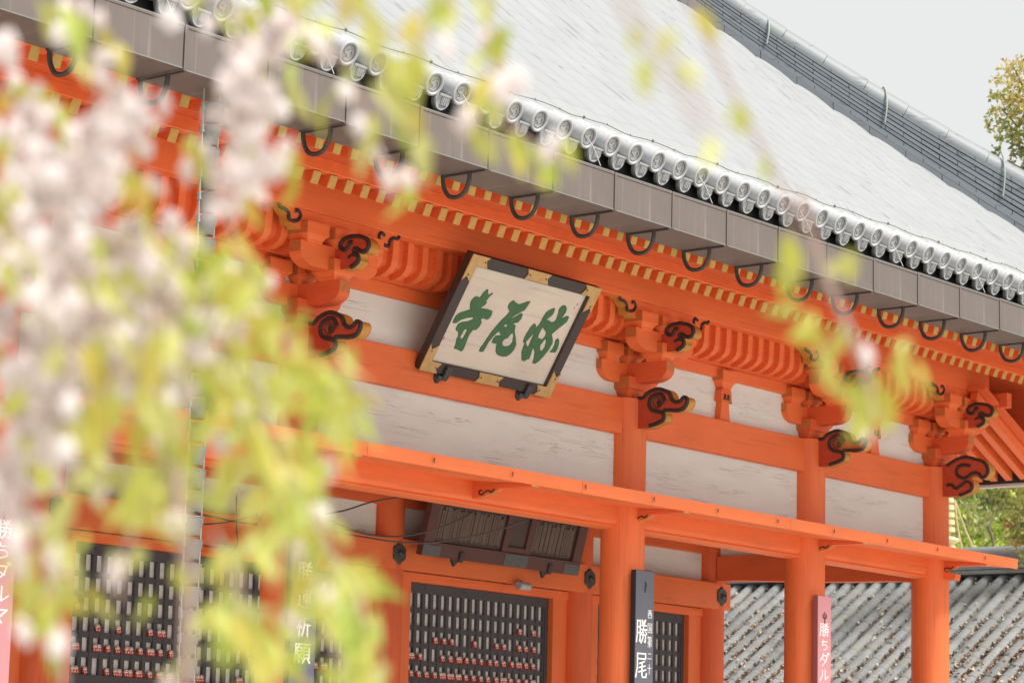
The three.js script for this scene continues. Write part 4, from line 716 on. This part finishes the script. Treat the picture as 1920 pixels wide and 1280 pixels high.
  for (const [u, v, i, h] of [[1478, 450, 0, .9], [1488, 470, 0, .9], [1462, 500, 0, .9], [1592, 480, 0, .3], [1600, 500, 1, .3], [1505, 580, 0, .2], [1530, 600, 0, .2], [1588, 610, 0, .9], [1555, 640, 0, .4], [1540, 680, 0, .9], [1530, 660, 1, .9], [1700, 650, 0, .4], [1710, 690, 0, .9], [1690, 670, 0, .9], [1600, 720, 0, .6], [1650, 710, 0, .6], [1670, 740, 0, .9], [1620, 740, 0, .9], [1640, 750, 0, .8]]) addLeaf(twig, at(u, v - 15, 2.3 + rr(-.05, .05)), i, lm[i === 1 ? 4 : (nl % 2)], h);
  for (const [u, v] of [[1640, 668], [1630, 795]]) addBloom(twig, at(u, v, 2.3), whiteMat);
  const far = bough([[1150, -60, 1.3], [1190, 40, 1.3], [1250, 110, 1.3], [1330, 250, 1.3]], 0, 0, .01);
  for (const [u, v] of [[1195, 40], [1205, 105], [1265, 55], [1275, 110], [1390, 185], [1336, 258]]) addLeaf(far, at(u, v, 1.9), 2, lm[1], .9);
  // the thick of the blossom, too dense to tell apart
  const N = 430, im = new THREE.InstancedMesh(blooms[1], petalMat, N), M = new THREE.Matrix4(), q = new THREE.Quaternion(), e = new THREE.Euler();
  const ctr = [[60, 420, 90], [180, 470, 90], [60, 560, 90], [180, 590, 80], [280, 520, 70], [300, 620, 60], [70, 690, 80], [60, 790, 60], [150, 330, 60], [60, 280, 60], [230, 210, 50], [470, 200, 50], [490, 90, 45], [460, 320, 40], [30, 880, 45], [380, 620, 50], [120, 760, 60], [240, 680, 60]];
  for (let i = 0; i < N; i++) { const c = ctr[i % ctr.length], p = at(c[0] + gauss() * c[2] * 1.45, c[1] + gauss() * c[2] * 1.55, rr(2.2, 2.75)); e.set(rr(-3, 3), rr(-3, 3), rr(-3, 3)); q.setFromEuler(e); M.compose(p.sub(base), q, V3(1, 1, 1).multiplyScalar(rr(.85, 1.25))); im.setMatrixAt(i, M); }
  im.name = 'blossom_mass'; im.userData.kind = 'stuff'; o.add(im);
  const zones = [[480, 640, 70], [560, 700, 60], [430, 560, 60], [520, 860, 70], [540, 940, 50], [460, 780, 60], [330, 860, 60], [290, 760, 60], [270, 930, 45], [650, 1080, 45], [665, 1170, 45], [690, 1250, 45], [90, 1090, 40], [500, 1190, 40], [440, 1130, 40], [200, 860, 50], [380, 700, 60], [160, 760, 50], [640, 760, 45], [420, 480, 40], [300, 480, 60], [120, 520, 70], [480, 1000, 60]];
  const NL = 360, il = new THREE.InstancedMesh(leaves[1], new THREE.MeshPhysicalMaterial({ color: 0xffffff, roughness: .6, transmission: .52, thickness: 0, side: THREE.DoubleSide }), NL), tint = [[0.590, 0.639, 0.098], [0.648, 0.679, 0.157], [0.472, 0.580, 0.098], [0.648, 0.590, 0.108], [0.688, 0.697, 0.275]].map((c) => C(...c));
  const gap = (u, v) => (u > 548 && u < 612 && v > 1030) || (u > 100 && u < 260 && v > 1030) || (u > 395 && u < 490 && v > 1060);
  for (let i = 0; i < NL; i++) { const c = zones[i % zones.length]; let u, v; do { u = c[0] + gauss() * c[2]; v = c[1] + gauss() * c[2]; } while (gap(u, v) && rnd() < .8); const p = at(u, v, rr(2.1, 2.75)); e.set(rr(-1, 1), rr(-3, 3), Math.PI + rr(-.9, .9)); q.setFromEuler(e); M.compose(p.sub(base), q, V3(1, 1, 1).multiplyScalar(rr(.8, 1.25))); il.setMatrixAt(i, M); il.setColorAt(i, pick(tint)); }
  il.name = 'leaf_mass'; il.userData.kind = 'stuff'; o.add(il);
}

scene.traverse((m) => { if (m.isMesh) { m.castShadow = true; m.receiveShadow = true; } });
renderer.render(scene, camera);
